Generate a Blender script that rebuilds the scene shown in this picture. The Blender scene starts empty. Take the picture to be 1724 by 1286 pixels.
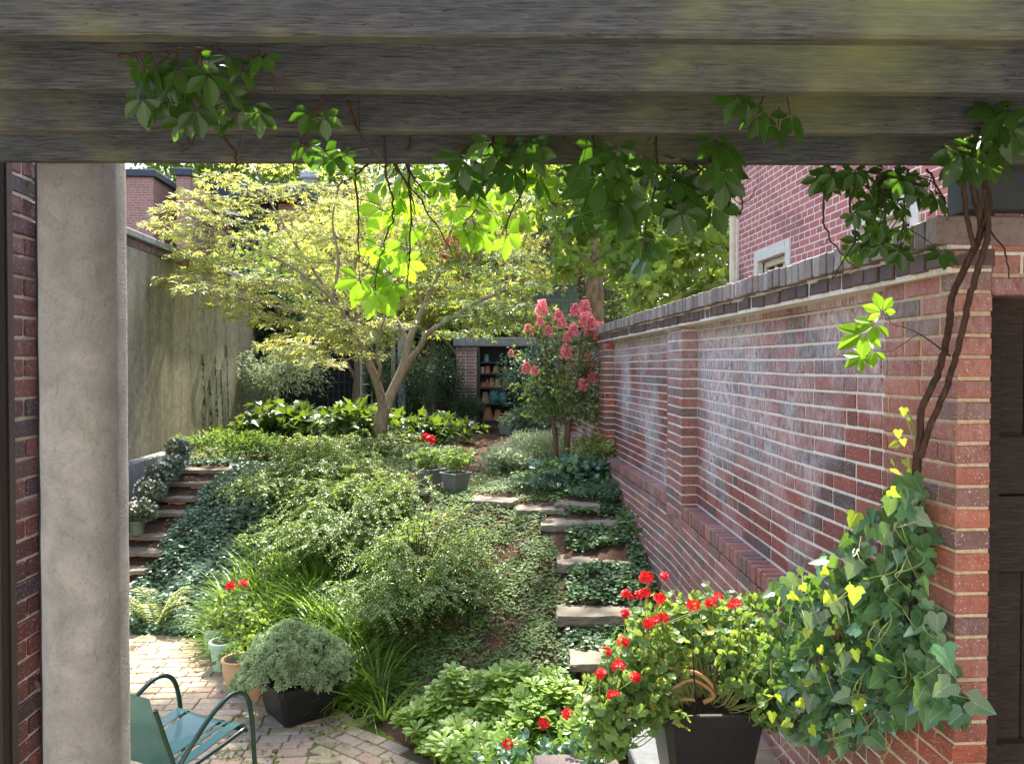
import bpy, math, random
import numpy as np
from mathutils import Vector
rnd = random.Random(11)
rng = np.random.default_rng(5)
R = math.radians
SC = bpy.context.scene
COL = SC.collection

# ------------------------------------------------------------------ camera, light, exposure
F, CX, CY, YAW, PITCH, CAMZ = 1302.0, 862.0, 643.0, R(3.5), R(0.97), 2.4
cam = bpy.data.cameras.new('camera')
cam.sensor_width = 36.0
cam.lens = 36.0 * F / 1724.0
cam.clip_start, cam.clip_end = 0.05, 1500.0
camo = bpy.data.objects.new('camera', cam)
camo.location = (0, 0, CAMZ)
camo.rotation_euler = (R(90) - PITCH, 0, -YAW)
COL.objects.link(camo)
SC.camera = camo

SUN_TRAVEL = Vector((-0.07, -1.0, -1.5)).normalized()
SUN_EL = math.asin(-SUN_TRAVEL.z)
world = bpy.data.worlds.new('World')
SC.world = world
world.use_nodes = True
_nt = world.node_tree
_bg = _nt.nodes['Background']
_sky = _nt.nodes.new('ShaderNodeTexSky')
_sky.sky_type = 'NISHITA'
_sky.sun_disc = False
_sky.sun_elevation = SUN_EL
_sky.sun_rotation = math.atan2(-SUN_TRAVEL.x, -SUN_TRAVEL.y)
_sky.air_density, _sky.dust_density, _sky.ozone_density = 1.0, 2.0, 1.0
_nt.links.new(_sky.outputs[0], _bg.inputs[0])
_bg.inputs[1].default_value = 0.15
sun = bpy.data.lights.new('sun', 'SUN')
sun.energy, sun.angle, sun.color = 4.3, R(0.6), (1.0, 0.93, 0.80)
suno = bpy.data.objects.new('sun', sun)
suno.rotation_euler = SUN_TRAVEL.to_track_quat('-Z', 'Y').to_euler()
suno.location = (10, 40, 50)
COL.objects.link(suno)
SC.view_settings.view_transform = 'Standard'
SC.view_settings.look = 'None'
SC.view_settings.gamma = 1.0
SC.view_settings.exposure = 2.15
SC.cycles.max_bounces = 8
SC.cycles.transparent_max_bounces = 8
SC.cycles.use_denoising = True

# ------------------------------------------------------------------ coordinates
_cy, _sy, _cp, _sp = math.cos(YAW), math.sin(YAW), math.cos(PITCH), math.sin(PITCH)

def CW(xc, d, z):
    """a point xc to the right and d ahead of the camera at height z"""
    return np.array([xc * _cy + d * _sy, d * _cy - xc * _sy, z])

def W(px, py, d):
    """the point seen at photo pixel (px, py) at the distance d ahead"""
    u, v = (px - CX) / F, (CY - py) / F
    s = d / (_cp + v * _sp)
    return CW(u * s, d, CAMZ + (v * _cp - _sp) * s)

def interp(x, xs, ys):
    return np.interp(x, xs, ys)

def _n2(x, y, s):
    return (np.sin(x * 1.7 * s + 1.3) * np.cos(y * 2.1 * s + .4) + .5 * np.sin(x * 3.9 * s - y * 2.7 * s + 2.) +
            .35 * np.cos(x * 6.3 * s + y * 7.1 * s))

def ground(x, y):
    x = np.asarray(x, float); y = np.asarray(y, float)
    xx = np.clip(x, -4.2, 1.7)
    yf = interp(xx, [-4.2, -2.6, -1.6, -.9, -.28, .4, .9, 1.7], [7.3, 7.15, 6.3, 5.6, 4.75, 4.15, 3.8, 3.6])
    yt = interp(xx, [-4.2, -2.2, -1.2, 0, .6, 1.7], [10.1, 9.9, 8.9, 8.0, 8.0, 8.2])
    t = np.clip((y - yf) / (yt - yf), 0, 1)
    t = .55 * t + .45 * t * t * (3 - 2 * t)
    zt = 1.12 + interp(xx, [0.5, 1.6], [0, .12])
    bump = .022 * _n2(x, y, 1.6) * np.clip(t * 6, 0, 1)
    return zt * t + bump

def G(px, py, zo=0.0):
    """where the line of sight through a photo pixel meets the ground raised by zo"""
    lo, hi = 2.5, 30.0
    prev = lo
    for d in np.linspace(3.0, 22, 400):
        p = W(px, py, d)
        if p[2] <= ground(p[0], p[1]) + zo:
            break
        prev = d
    for k in range(20):
        m = .5 * (prev + d)
        p = W(px, py, m)
        if p[2] <= ground(p[0], p[1]) + zo: d = m
        else: prev = m
    p = W(px, py, d)
    return p

def in_poly(pts, poly):
    x, y = pts[:, 0], pts[:, 1]
    c = np.zeros(len(pts), bool)
    n = len(poly)
    for i in range(n):
        x0, y0 = poly[i][:2]; x1, y1 = poly[(i + 1) % n][:2]
        cond = ((y0 > y) != (y1 > y)) & (x < (x1 - x0) * (y - y0) / (y1 - y0 + 1e-12) + x0)
        c ^= cond
    return c

def scatter_poly(poly, n, rg=None):
    rg = rg or rng
    poly = np.array([p[:2] for p in poly])
    lo, hi = poly.min(0), poly.max(0)
    out = []
    tot = 0
    while tot < n:
        p = lo + rg.random((n, 2)) * (hi - lo)
        p = p[in_poly(p, poly)]
        out.append(p); tot += len(p)
    return np.concatenate(out)[:n]

# ------------------------------------------------------------------ objects
def tag(o, label=None, cat=None, group=None, kind=None):
    if label: o['label'] = label
    if cat: o['category'] = cat
    if group: o['group'] = group
    if kind: o['kind'] = kind
    return o

def thing(name, loc, label, cat, group=None, rz=0):
    o = bpy.data.objects.new(name, None)
    o.empty_display_size = .1
    o.location = [float(c) for c in loc]
    o.rotation_euler = (0, 0, rz)
    COL.objects.link(o)
    return tag(o, label, cat, group)

def rootloc(o):
    while o.parent is not None: o = o.parent
    return np.array(o.location)

def copy_tree(o, parent=None):
    c = o.copy(); COL.objects.link(c)
    c.parent = parent
    for ch in list(o.children): copy_tree(ch, c)
    return c

class MB:
    def __init__(s):
        s.v, s.f, s.uv, s.n = [], [], [], 0
    def add(s, v, faces, tint=.5, mat=0, uv=None):
        v = np.asarray(v, float).reshape(-1, 3)
        if isinstance(faces, np.ndarray): fl = [faces]
        else:
            by = {}
            for f in faces: by.setdefault(len(f), []).append(f)
            fl = [np.array(a, int) for a in by.values()]
        for a in fl:
            t = np.full(len(a), tint, float) if np.isscalar(tint) else np.asarray(tint, float)
            s.f.append((a + s.n, t, np.full(len(a), mat, int)))
        s.v.append(v)
        s.uv.append(np.zeros((len(v), 2)) if uv is None else np.asarray(uv, float))
        s.n += len(v)
    def box(s, lo, hi, tint=.5, mat=0, c=0.0, M=None, o=None):
        v, q, t = cbox(np.array(lo, float), np.array(hi, float), c)
        if M is not None: v = v @ np.asarray(M)
        if o is not None: v = v + np.asarray(o)
        if c > 0: s.add(v, [tuple(a) for a in q] + [tuple(a) for a in t], tint, mat)
        else: s.add(v, q, tint, mat)
    def tube(s, pts, r, n=7, tint=.5, mat=0, cap=True):
        pts = np.asarray(pts, float)
        m = len(pts)
        r = np.linspace(r[0], r[1], m) if isinstance(r, tuple) else (np.full(m, r) if np.isscalar(r) else np.asarray(r))
        tan = np.gradient(pts, axis=0)
        tan /= np.linalg.norm(tan, axis=1)[:, None] + 1e-9
        up = np.array([0, 0, 1.0]) if abs(tan[0][2]) < .9 else np.array([1.0, 0, 0])
        a = np.cross(tan[0], up); a /= np.linalg.norm(a)
        ang = np.arange(n) * 2 * math.pi / n
        V = []
        for i in range(m):
            a = a - tan[i] * a.dot(tan[i]); a /= np.linalg.norm(a) + 1e-9
            b = np.cross(tan[i], a)
            V.append(pts[i] + r[i] * (np.cos(ang)[:, None] * a + np.sin(ang)[:, None] * b))
        V = np.concatenate(V)
        i0 = np.arange(m - 1)[:, None] * n
        j = np.arange(n)[None, :]; j2 = (j + 1) % n
        q = np.stack([i0 + j, i0 + j2, i0 + n + j2, i0 + n + j], -1).reshape(-1, 4)
        s.add(V, q, tint, mat)
        if cap:
            base = s.n - len(V)
            for k in (0, m - 1):
                s.f.append((np.array([[base + k * n + i for i in range(n)]]), np.array([tint]), np.array([mat])))
    def lathe(s, prof, n=20, o=(0, 0, 0), tint=.5, mat=0):
        prof = np.asarray(prof, float); m = len(prof)
        ang = np.arange(n) * 2 * math.pi / n
        V = np.stack([prof[:, 0][:, None] * np.cos(ang), prof[:, 0][:, None] * np.sin(ang),
                      np.repeat(prof[:, 1][:, None], n, 1)], -1).reshape(-1, 3) + np.asarray(o)
        i0 = np.arange(m - 1)[:, None] * n
        j = np.arange(n)[None, :]; j2 = (j + 1) % n
        q = np.stack([i0 + j, i0 + j2, i0 + n + j2, i0 + n + j], -1).reshape(-1, 4)
        s.add(V, q, tint, mat)
    def leaves(s, tpl, pos, axis, nrm, scale, tint=None, mat=0):
        tv, tf = tpl
        pos = np.asarray(pos, float).reshape(-1, 3); N = len(pos)
        if N == 0: return
        y = np.broadcast_to(np.asarray(axis, float), (N, 3)); y = y / (np.linalg.norm(y, axis=1)[:, None] + 1e-9)
        z = np.broadcast_to(np.asarray(nrm, float), (N, 3))
        x = np.cross(y, z); ln = np.linalg.norm(x, axis=1)[:, None]
        x = np.where(ln < 1e-3, np.array([1.0, 0, 0]), x / (ln + 1e-9))
        z = np.cross(x, y)
        sc = np.broadcast_to(np.asarray(scale, float), (N,))
        V = pos[:, None, :] + sc[:, None, None] * (tv[None, :, 0, None] * x[:, None, :] + tv[None, :, 1, None] * y[:, None, :] + tv[None, :, 2, None] * z[:, None, :])
        nv = len(tv)
        t = rng.random(N) if tint is None else np.broadcast_to(np.asarray(tint, float), (N,))
        by = {}
        for f in tf: by.setdefault(len(f), []).append(f)
        for k, a in by.items():
            a = np.array(a, int)
            fa = (a[None] + (np.arange(N) * nv)[:, None, None]).reshape(-1, k)
            s.f.append((fa + s.n, np.repeat(t, len(a)), np.full(len(fa), mat, int)))
        s.v.append(V.reshape(-1, 3))
        s.uv.append(np.tile(tv[:, :2], (N, 1)))
        s.n += N * nv
    def build(s, name, mats, parent=None, smooth=False, local=False, base=None):
        V = np.concatenate(s.v) if s.v else np.zeros((0, 3))
        loc = np.zeros(3)
        if parent is not None and not local: V = V - rootloc(parent)
        elif parent is None and not local:
            lo, hi = V.min(0), V.max(0)
            loc = np.array([(lo[0] + hi[0]) / 2, (lo[1] + hi[1]) / 2, lo[2]]) if base is None else np.asarray(base, float)
            V = V - loc
        me = bpy.data.meshes.new(name)
        loops = np.concatenate([f[0].ravel() for f in s.f]).astype(np.int32)
        tot = np.concatenate([np.full(len(f[0]), f[0].shape[1]) for f in s.f])
        start = np.concatenate([[0], np.cumsum(tot)[:-1]]).astype(np.int32)
        me.vertices.add(len(V)); me.vertices.foreach_set('co', V.astype(np.float32).ravel())
        me.loops.add(len(loops)); me.loops.foreach_set('vertex_index', loops)
        me.polygons.add(len(tot)); me.polygons.foreach_set('loop_start', start)
        if not isinstance(mats, (list, tuple)): mats = [mats]
        for m in mats: me.materials.append(m)
        me.polygons.foreach_set('material_index', np.concatenate([f[2] for f in s.f]).astype(np.int32))
        me.polygons.foreach_set('use_smooth', np.full(len(tot), bool(smooth)))
        me.update(calc_edges=True)
        at = me.attributes.new('tint', 'FLOAT', 'FACE')
        at.data.foreach_set('value', np.concatenate([f[1] for f in s.f]).astype(np.float32))
        uv = np.concatenate(s.uv)
        ul = me.uv_layers.new(name='leaf')
        ul.data.foreach_set('uv', uv[loops].astype(np.float32).ravel())
        o = bpy.data.objects.new(name, me)
        COL.objects.link(o)
        if parent is not None: o.parent = parent
        else: o.location = loc
        return o

def _cb_topo():
    q, t = [], []
    cid = lambda b: (b[0] + 2 * b[1] + 4 * b[2])
    for k in range(3):
        a, b = [i for i in range(3) if i != k]
        for s_ in (0, 1):
            f = []
            for (i, j) in ((0, 0), (1, 0), (1, 1), (0, 1)):
                bb = [0, 0, 0]; bb[k] = s_; bb[a] = i; bb[b] = j
                f.append(cid(bb) * 3 + k)
            q.append(f)
    nf = len(q)
    for a in range(3):
        b, c = [i for i in range(3) if i != a]
        for i in (0, 1):
            for j in (0, 1):
                b0 = [0, 0, 0]; b0[b] = i; b0[c] = j
                b1 = list(b0); b1[a] = 1
                q.append([cid(b0) * 3 + b, cid(b1) * 3 + b, cid(b1) * 3 + c, cid(b0) * 3 + c])
    for i in range(8): t.append([i * 3, i * 3 + 1, i * 3 + 2])
    v = _cb_verts(np.zeros(3), np.ones(3), .1)
    def fix(fs):
        for f in fs:
            p = v[f]; n = np.cross(p[1] - p[0], p[2] - p[0])
            if n.dot(p.mean(0) - .5) < 0: f.reverse()
    fix(q); fix(t)
    return np.array(q), np.array(t)

def _cb_verts(lo, hi, c):
    v = np.zeros((8, 3, 3))
    for ci in range(8):
        b = np.array([ci & 1, (ci >> 1) & 1, (ci >> 2) & 1])
        ext = np.where(b, hi, lo); ins = np.where(b, hi - c, lo + c)
        for k in range(3):
            p = ins.copy(); p[k] = ext[k]; v[ci, k] = p
    return v.reshape(-1, 3)
_CBQ, _CBT = _cb_topo()
_BOXQ = np.array([[0, 2, 6, 4], [1, 5, 7, 3], [0, 4, 5, 1], [2, 3, 7, 6], [0, 1, 3, 2], [4, 6, 7, 5]])

def cbox(lo, hi, c):
    if c > 0: return _cb_verts(lo, hi, c), _CBQ, _CBT
    v = np.array([[hi[0] if i & 1 else lo[0], hi[1] if i & 2 else lo[1], hi[2] if i & 4 else lo[2]] for i in range(8)])
    return v, _BOXQ, None

def rotz(a):
    c, s_ = math.cos(a), math.sin(a)
    return np.array([[c, s_, 0], [-s_, c, 0], [0, 0, 1.0]])   # row vectors: v @ M

def spline(pts, n=12):
    pts = np.asarray(pts, float); m = len(pts)
    out = []
    for i in range(m - 1):
        p0 = pts[max(i - 1, 0)]; p1 = pts[i]; p2 = pts[i + 1]; p3 = pts[min(i + 2, m - 1)]
        for t in np.linspace(0, 1, n, endpoint=False):
            out.append(.5 * ((2 * p1) + (p2 - p0) * t + (2 * p0 - 5 * p1 + 4 * p2 - p3) * t * t + (-p0 + 3 * p1 - 3 * p2 + p3) * t ** 3))
    out.append(pts[-1])
    return np.array(out)

def unit(v):
    v = np.asarray(v, float)
    return v / (np.linalg.norm(v, axis=-1, keepdims=True) + 1e-9)

def rdir(n, zlo=-1, zhi=1):
    z = rng.uniform(zlo, zhi, n); a = rng.uniform(0, 2 * math.pi, n); r = np.sqrt(np.maximum(0, 1 - z * z))
    return np.stack([r * np.cos(a), r * np.sin(a), z], -1)

# ------------------------------------------------------------------ materials
def new_mat(name):
    m = bpy.data.materials.new(name); m.use_nodes = True
    nt = m.node_tree; nt.nodes.clear()
    out = nt.nodes.new('ShaderNodeOutputMaterial')
    return m, nt, out

def nd(nt, typ, props=None, **inp):
    n = nt.nodes.new('ShaderNode' + typ)
    for k, v in (props or {}).items(): setattr(n, k, v)
    for k, v in inp.items():
        key = k.replace('_', ' ')
        sock = n.inputs[int(k[1:])] if (k[0] == 'i' and k[1:].isdigit()) else n.inputs[key]
        if isinstance(v, bpy.types.NodeSocket): nt.links.new(v, sock)
        else:
            if sock.type == 'RGBA' and len(v) == 3: v = (*v, 1)
            sock.default_value = v
    return n

def ramp(nt, fac, stops, interp='LINEAR'):
    n = nt.nodes.new('ShaderNodeValToRGB')
    n.color_ramp.interpolation = interp
    e = n.color_ramp.elements
    while len(e) < len(stops): e.new(.5)
    for i, (p, c) in enumerate(stops):
        e[i].position = p
        e[i].color = (*c, 1) if len(c) == 3 else c
    nt.links.new(fac, n.inputs[0])
    return n.outputs[0]

def mixc(nt, a, b, fac, blend='MIX'):
    n = nt.nodes.new('ShaderNodeMix'); n.data_type = 'RGBA'; n.blend_type = blend
    for s_, v in ((n.inputs[0], fac), (n.inputs[6], a), (n.inputs[7], b)):
        if isinstance(v, bpy.types.NodeSocket): nt.links.new(v, s_)
        elif s_.type == 'RGBA': s_.default_value = (*v, 1) if len(v) == 3 else v
        else: s_.default_value = v
    return n.outputs[2]

def math_(nt, op, a, b=0.0, clamp=False):
    n = nt.nodes.new('ShaderNodeMath'); n.operation = op; n.use_clamp = clamp
    for i, v in enumerate((a, b)):
        if isinstance(v, bpy.types.NodeSocket): nt.links.new(v, n.inputs[i])
        else: n.inputs[i].default_value = v
    return n.outputs[0]

def coords(nt, scale=(1, 1, 1), kind='Object', rot=(0, 0, 0)):
    t = nt.nodes.new('ShaderNodeTexCoord')
    m = nd(nt, 'Mapping', None, Vector=t.outputs[kind], Scale=scale, Rotation=rot)
    return m.outputs[0]

def noise(nt, vec, scale, detail=4, rough=.55, out=0, dist=0.0):
    return nd(nt, 'TexNoise', None, Vector=vec, Scale=scale, Detail=detail, Roughness=rough, Distortion=dist).outputs[out]

def attr(nt, name='tint'):
    return nd(nt, 'Attribute', {'attribute_name': name}).outputs['Fac']

def bump(nt, h, strength=.5, dist=.01):
    return nd(nt, 'Bump', None, Height=h, Strength=strength, Distance=dist).outputs[0]

def finish(nt, out, col, rough=.7, normal=None, spec=.4, metal=0.0, coat=0.0):
    p = nd(nt, 'BsdfPrincipled')
    for key, v in (('Base Color', col), ('Roughness', rough), ('Metallic', metal), ('Specular IOR Level', spec), ('Coat Weight', coat)):
        if isinstance(v, bpy.types.NodeSocket): nt.links.new(v, p.inputs[key])
        elif key == 'Base Color': p.inputs[key].default_value = (*v, 1)
        else: p.inputs[key].default_value = v
    if normal is not None: nt.links.new(normal, p.inputs['Normal'])
    nt.links.new(p.outputs[0], out.inputs[0])
    return p

def leaf_mat(name, c0, c1, rough=.45, tr=.35, tcol=None, spec=.5, vein=0.0, dead=None):
    m, nt, out = new_mat(name)
    t = attr(nt)
    stops = [(0, c0), (.75, c1), (1.0, tuple(min(1, a * 1.25) for a in c1))]
    if dead: stops = [(0, c0), (.7, c1), (.93, tuple(min(1, a * 1.2) for a in c1)), (.965, dead)]
    col = ramp(nt, t, stops)
    nz = noise(nt, coords(nt), 2.3, 2)
    col = mixc(nt, col, tuple(a * .62 for a in c0), math_(nt, 'MULTIPLY', math_(nt, 'SUBTRACT', nz, .45, True), 2.0, True))
    if vein:
        uv = nd(nt, 'UVMap', {'uv_map': 'leaf'}).outputs[0]
        sx = nd(nt, 'SeparateXYZ', None, Vector=uv)
        au = math_(nt, 'ABSOLUTE', sx.outputs[0])
        mid = math_(nt, 'LESS_THAN', au, .014)
        lat = math_(nt, 'FRACT', math_(nt, 'SUBTRACT', math_(nt, 'MULTIPLY', sx.outputs[1], 6.5), math_(nt, 'MULTIPLY', au, 7.0)))
        lat = math_(nt, 'LESS_THAN', lat, .09)
        vv = math_(nt, 'MULTIPLY', math_(nt, 'MAXIMUM', mid, math_(nt, 'MULTIPLY', lat, .5)), vein)
        col = mixc(nt, col, tuple(min(1, a * 2.2 + .05) for a in c1), vv)
    p = finish(nt, out, col, rough, None, spec)
    tcol = tcol or tuple(min(1, a * 2.2) for a in c1)
    tc = mixc(nt, tcol, tuple(a * .7 for a in tcol), math_(nt, 'SUBTRACT', 1.0, t))
    tb = nd(nt, 'BsdfTranslucent', None, Color=tc)
    mx = nd(nt, 'MixShader', None, i0=tr, i1=p.outputs[0], i2=tb.outputs[0])
    nt.links.new(mx.outputs[0], out.inputs[0])
    return m

def bark_mat(name, c0, c1, scale=30, stretch=.2):
    m, nt, out = new_mat(name)
    v = coords(nt, (1, 1, stretch))
    n1 = noise(nt, v, scale, 5, .6)
    col = ramp(nt, n1, [(.3, c0), (.7, c1)])
    finish(nt, out, col, .85, bump(nt, n1, .6, .01), .2)
    return m

def flat_mat(name, c0, c1=None, rough=.6, scale=20, bmp=.2, spec=.4, coat=0.0, metal=0.0, bd=.004):
    m, nt, out = new_mat(name)
    n1 = noise(nt, coords(nt), scale, 5, .6)
    col = ramp(nt, n1, [(.3, c0), (.7, c1 or tuple(min(1, a * 1.25) for a in c0))])
    finish(nt, out, col, rough, bump(nt, n1, bmp, bd) if bmp else None, spec, metal, coat)
    return m

def brick_mat(name, cols, efflo=0.0, soot=0.0, moss=0.0):
    """one colour per brick from its tint, mottled, with lime bloom, grime and moss"""
    m, nt, out = new_mat(name)
    t = attr(nt)
    n = len(cols)
    col = ramp(nt, t, [(i / n, c) for i, c in enumerate(cols)], 'CONSTANT')
    oc = coords(nt)
    nz = noise(nt, oc, 38, 6, .7)
    col = mixc(nt, col, (.02, .014, .012), math_(nt, 'MULTIPLY', math_(nt, 'SUBTRACT', nz, .48, True), 2.2, True))
    big = noise(nt, oc, 2.2, 3)
    col = mixc(nt, col, tuple(.75 * a for a in cols[0]), math_(nt, 'MULTIPLY', math_(nt, 'SUBTRACT', big, .45, True), 1.5, True))
    if efflo:
        st = noise(nt, coords(nt, (1, 1, .4)), 40, 7, .8)
        pat = noise(nt, oc, 1.1, 3)
        zz = nd(nt, 'SeparateXYZ', None, Vector=nd(nt, 'NewGeometry').outputs['Position']).outputs[2]
        up = math_(nt, 'MULTIPLY', math_(nt, 'SUBTRACT', zz, 1.6), 1.0, True)
        fac = math_(nt, 'MULTIPLY', math_(nt, 'SUBTRACT', st, .36, True), 3.0, True)
        fac = math_(nt, 'MULTIPLY', fac, math_(nt, 'MULTIPLY', math_(nt, 'ADD', math_(nt, 'MULTIPLY', up, .55), math_(nt, 'MULTIPLY', math_(nt, 'SUBTRACT', pat, .52), 2.4)), efflo, True), True)
        sp = math_(nt, 'GREATER_THAN', noise(nt, oc, 170, 2, .5), .66)
        fac = math_(nt, 'MAXIMUM', fac, math_(nt, 'MULTIPLY', sp, .55))
        col = mixc(nt, col, (.68, .66, .69), fac)
    if soot:
        s2 = noise(nt, coords(nt, (1, 1, .3)), 5, 5, .65)
        col = mixc(nt, col, (.03, .026, .024), math_(nt, 'MULTIPLY', math_(nt, 'SUBTRACT', s2, .40, True), soot * 3, True))
    if moss:
        s3 = noise(nt, oc, 9, 5, .7)
        col = mixc(nt, col, (.035, .045, .012), math_(nt, 'MULTIPLY', math_(nt, 'SUBTRACT', s3, .5, True), moss * 5, True))
    finish(nt, out, col, .6, bump(nt, nz, .55, .006), .5)
    return m

def brick_tex(name, axis, c1, c2, cm, dark=None, w=.212, h=.0677):
    """far brickwork: one texture on a plain wall; axis picks the wall's run (x, y or both)"""
    m, nt, out = new_mat(name)
    g = nd(nt, 'NewGeometry').outputs['Position']
    s_ = nd(nt, 'SeparateXYZ', None, Vector=g)
    u = {'x': s_.outputs[0], 'y': s_.outputs[1]}.get(axis) or math_(nt, 'ADD', s_.outputs[0], s_.outputs[1])
    v = nd(nt, 'CombineXYZ', None, X=u, Y=s_.outputs[2]).outputs[0]
    b = nd(nt, 'TexBrick', {'offset': .5, 'squash': .6, 'squash_frequency': 3}, Vector=v, Color1=c1, Color2=c2, Mortar=cm, Scale=1.0)
    b.inputs['Mortar Size'].default_value = .0065
    b.inputs['Mortar Smooth'].default_value = .2
    b.inputs['Bias'].default_value = -.2
    b.inputs['Brick Width'].default_value = w
    b.inputs['Row Height'].default_value = h
    nz = noise(nt, g, 1.6, 4)
    col = b.outputs[0]
    if dark: col = mixc(nt, col, dark, math_(nt, 'MULTIPLY', math_(nt, 'SUBTRACT', nz, .52, True), 5.0, True))
    fine = noise(nt, g, 60, 4, .7)
    col = mixc(nt, col, (.03, .02, .018), math_(nt, 'MULTIPLY', math_(nt, 'SUBTRACT', fine, .5, True), 1.2, True))
    h_ = math_(nt, 'SUBTRACT', math_(nt, 'MULTIPLY', fine, .3), b.outputs[1])
    finish(nt, out, col, .85, bump(nt, h_, .6, .008), .3)
    return m

M = {}
def make_materials():
    M['mortar'] = flat_mat('mortar', (.50, .46, .39), (.72, .67, .58), .9, 60, .5)
    M['mortar_warm'] = flat_mat('mortar_warm', (.34, .25, .16), (.5, .4, .28), .9, 60, .5)
    reds = [(.20, .05, .038), (.24, .06, .044), (.155, .043, .036), (.27, .08, .055), (.12, .055, .05), (.18, .05, .04), (.22, .066, .052), (.09, .055, .055)]
    M['brick'] = brick_mat('old_brick', reds, efflo=2.3)
    M['brick_base'] = brick_mat('base_brick', [(.25, .10, .085), (.29, .115, .095), (.21, .09, .08), (.31, .135, .11), (.18, .10, .095), (.26, .105, .09), (.29, .12, .105), (.15, .1, .09)], efflo=1.0)
    M['brick_pier'] = brick_mat('pier_brick', [(.25, .065, .035), (.29, .075, .038), (.2, .055, .036), (.32, .095, .05), (.15, .065, .05), (.23, .06, .036), (.27, .085, .05), (.12, .055, .046)], efflo=.5)
    M['coping'] = brick_mat('coping_brick', [(.20, .155, .14), (.25, .205, .19), (.16, .12, .105), (.28, .24, .225), (.18, .145, .14), (.22, .165, .145), (.26, .225, .215), (.14, .11, .10)], soot=.15, moss=.2)
    M['corbel'] = brick_mat('corbel_brick', [(.09, .045, .04), (.12, .055, .048), (.075, .042, .04), (.11, .06, .055), (.08, .05, .05)], soot=.4, moss=.5)
    M['brick_dark'] = brick_mat('dark_brick', [(.13, .035, .03), (.15, .05, .045), (.09, .03, .03), (.17, .055, .045), (.05, .03, .035), (.12, .04, .04)], efflo=.25)
    M['house_brick'] = brick_tex('house_brick', 'y', (.42, .15, .13), (.32, .10, .09), (.68, .6, .53), (.10, .06, .062))
    M['town_brick'] = brick_tex('town_brick', 'xy', (.40, .19, .145), (.33, .15, .115), (.48, .39, .32))
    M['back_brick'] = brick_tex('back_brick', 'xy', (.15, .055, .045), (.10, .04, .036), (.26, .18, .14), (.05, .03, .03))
    M['slate'] = flat_mat('slate_paint', (.035, .04, .055), (.05, .056, .07), .55, 6, .05)
    M['bounce_render'] = flat_mat('pale_bounce_render', (.70, .69, .66), (.78, .77, .74), .9, 9, .2)
    M['slate_wall'] = flat_mat('slate_cladding', (.05, .052, .06), (.085, .085, .09), .7, 4, .05)
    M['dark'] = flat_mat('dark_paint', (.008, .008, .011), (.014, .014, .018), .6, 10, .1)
    M['cream'] = flat_mat('cream_paint', (.55, .46, .32), (.68, .6, .45), .55, 12, .1)
    M['white_frame'] = flat_mat('white_frame', (.5, .46, .4), (.62, .58, .52), .5, 12, .1)
    m, nt, out = new_mat('window_glass'); finish(nt, out, (.05, .06, .06), .06, None, .6); M['glass'] = m
    m, nt, out = new_mat('curtain'); finish(nt, out, (.32, .32, .28), .8); M['curtain'] = m
    # weathered timber, grain along local x
    def wood(name, c0, c1, c2, green=0.0):
        m, nt, out = new_mat(name)
        v = coords(nt, (2.2, 26, 26))
        g = noise(nt, v, 5.0, 8, .68, dist=.6)
        fine = noise(nt, coords(nt, (3.5, 70, 70)), 4.0, 4, .6)
        col = ramp(nt, g, [(.28, c0), (.5, c1), (.75, c2)])
        col = mixc(nt, col, tuple(a * .55 for a in c0), math_(nt, 'MULTIPLY', math_(nt, 'SUBTRACT', fine, .44, True), 3.4, True))
        cr = noise(nt, coords(nt, (.8, 26, 26)), 3.2, 3, .6, dist=.5)
        crack = math_(nt, 'MAXIMUM', math_(nt, 'LESS_THAN', math_(nt, 'ABSOLUTE', math_(nt, 'SUBTRACT', cr, .60)), .009), math_(nt, 'LESS_THAN', math_(nt, 'ABSOLUTE', math_(nt, 'SUBTRACT', cr, .40)), .006))
        col = mixc(nt, col, (.012, .01, .008), math_(nt, 'MULTIPLY', crack, .8))
        kn = nd(nt, 'TexVoronoi', {'distance': 'EUCLIDEAN'}, Vector=coords(nt, (1.3, 4, 4)), Scale=1.6).outputs[0]
        col = mixc(nt, col, (.03, .022, .016), math_(nt, 'MULTIPLY', math_(nt, 'LESS_THAN', kn, .045), .8))
        chip = math_(nt, 'GREATER_THAN', noise(nt, coords(nt, (3, 22, 22)), 2.2, 3, .6), .76)
        col = mixc(nt, col, (.34, .17, .07), math_(nt, 'MULTIPLY', chip, .6))
        if green:
            a = noise(nt, coords(nt, (1, .6, 1.5)), 1.9, 4, .6)
            col = mixc(nt, col, (.19, .20, .07), math_(nt, 'MULTIPLY', math_(nt, 'SUBTRACT', a, .47, True), green, True))
        hgt = math_(nt, 'SUBTRACT', math_(nt, 'ADD', g, math_(nt, 'MULTIPLY', fine, .5)), crack)
        finish(nt, out, col, .85, bump(nt, hgt, .5, .004), .25)
        return m
    M['rafter'] = wood('weathered_rafter', (.038, .039, .042), (.072, .073, .076), (.112, .112, .110), 2.6)
    M['gatewood'] = wood('gate_wood', (.018, .013, .011), (.034, .025, .021), (.055, .042, .035))
    M['shelfwood'] = flat_mat('shelf_wood', (.035, .034, .03), (.06, .058, .05), .7, 30)
    M['post_paint'] = flat_mat('grey_post_paint', (.028, .034, .036), (.045, .052, .054), .7, 9, .2)
    M['greypost'] = flat_mat('grey_arbor_wood', (.34, .35, .35), (.46, .47, .46), .8, 18)
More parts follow.
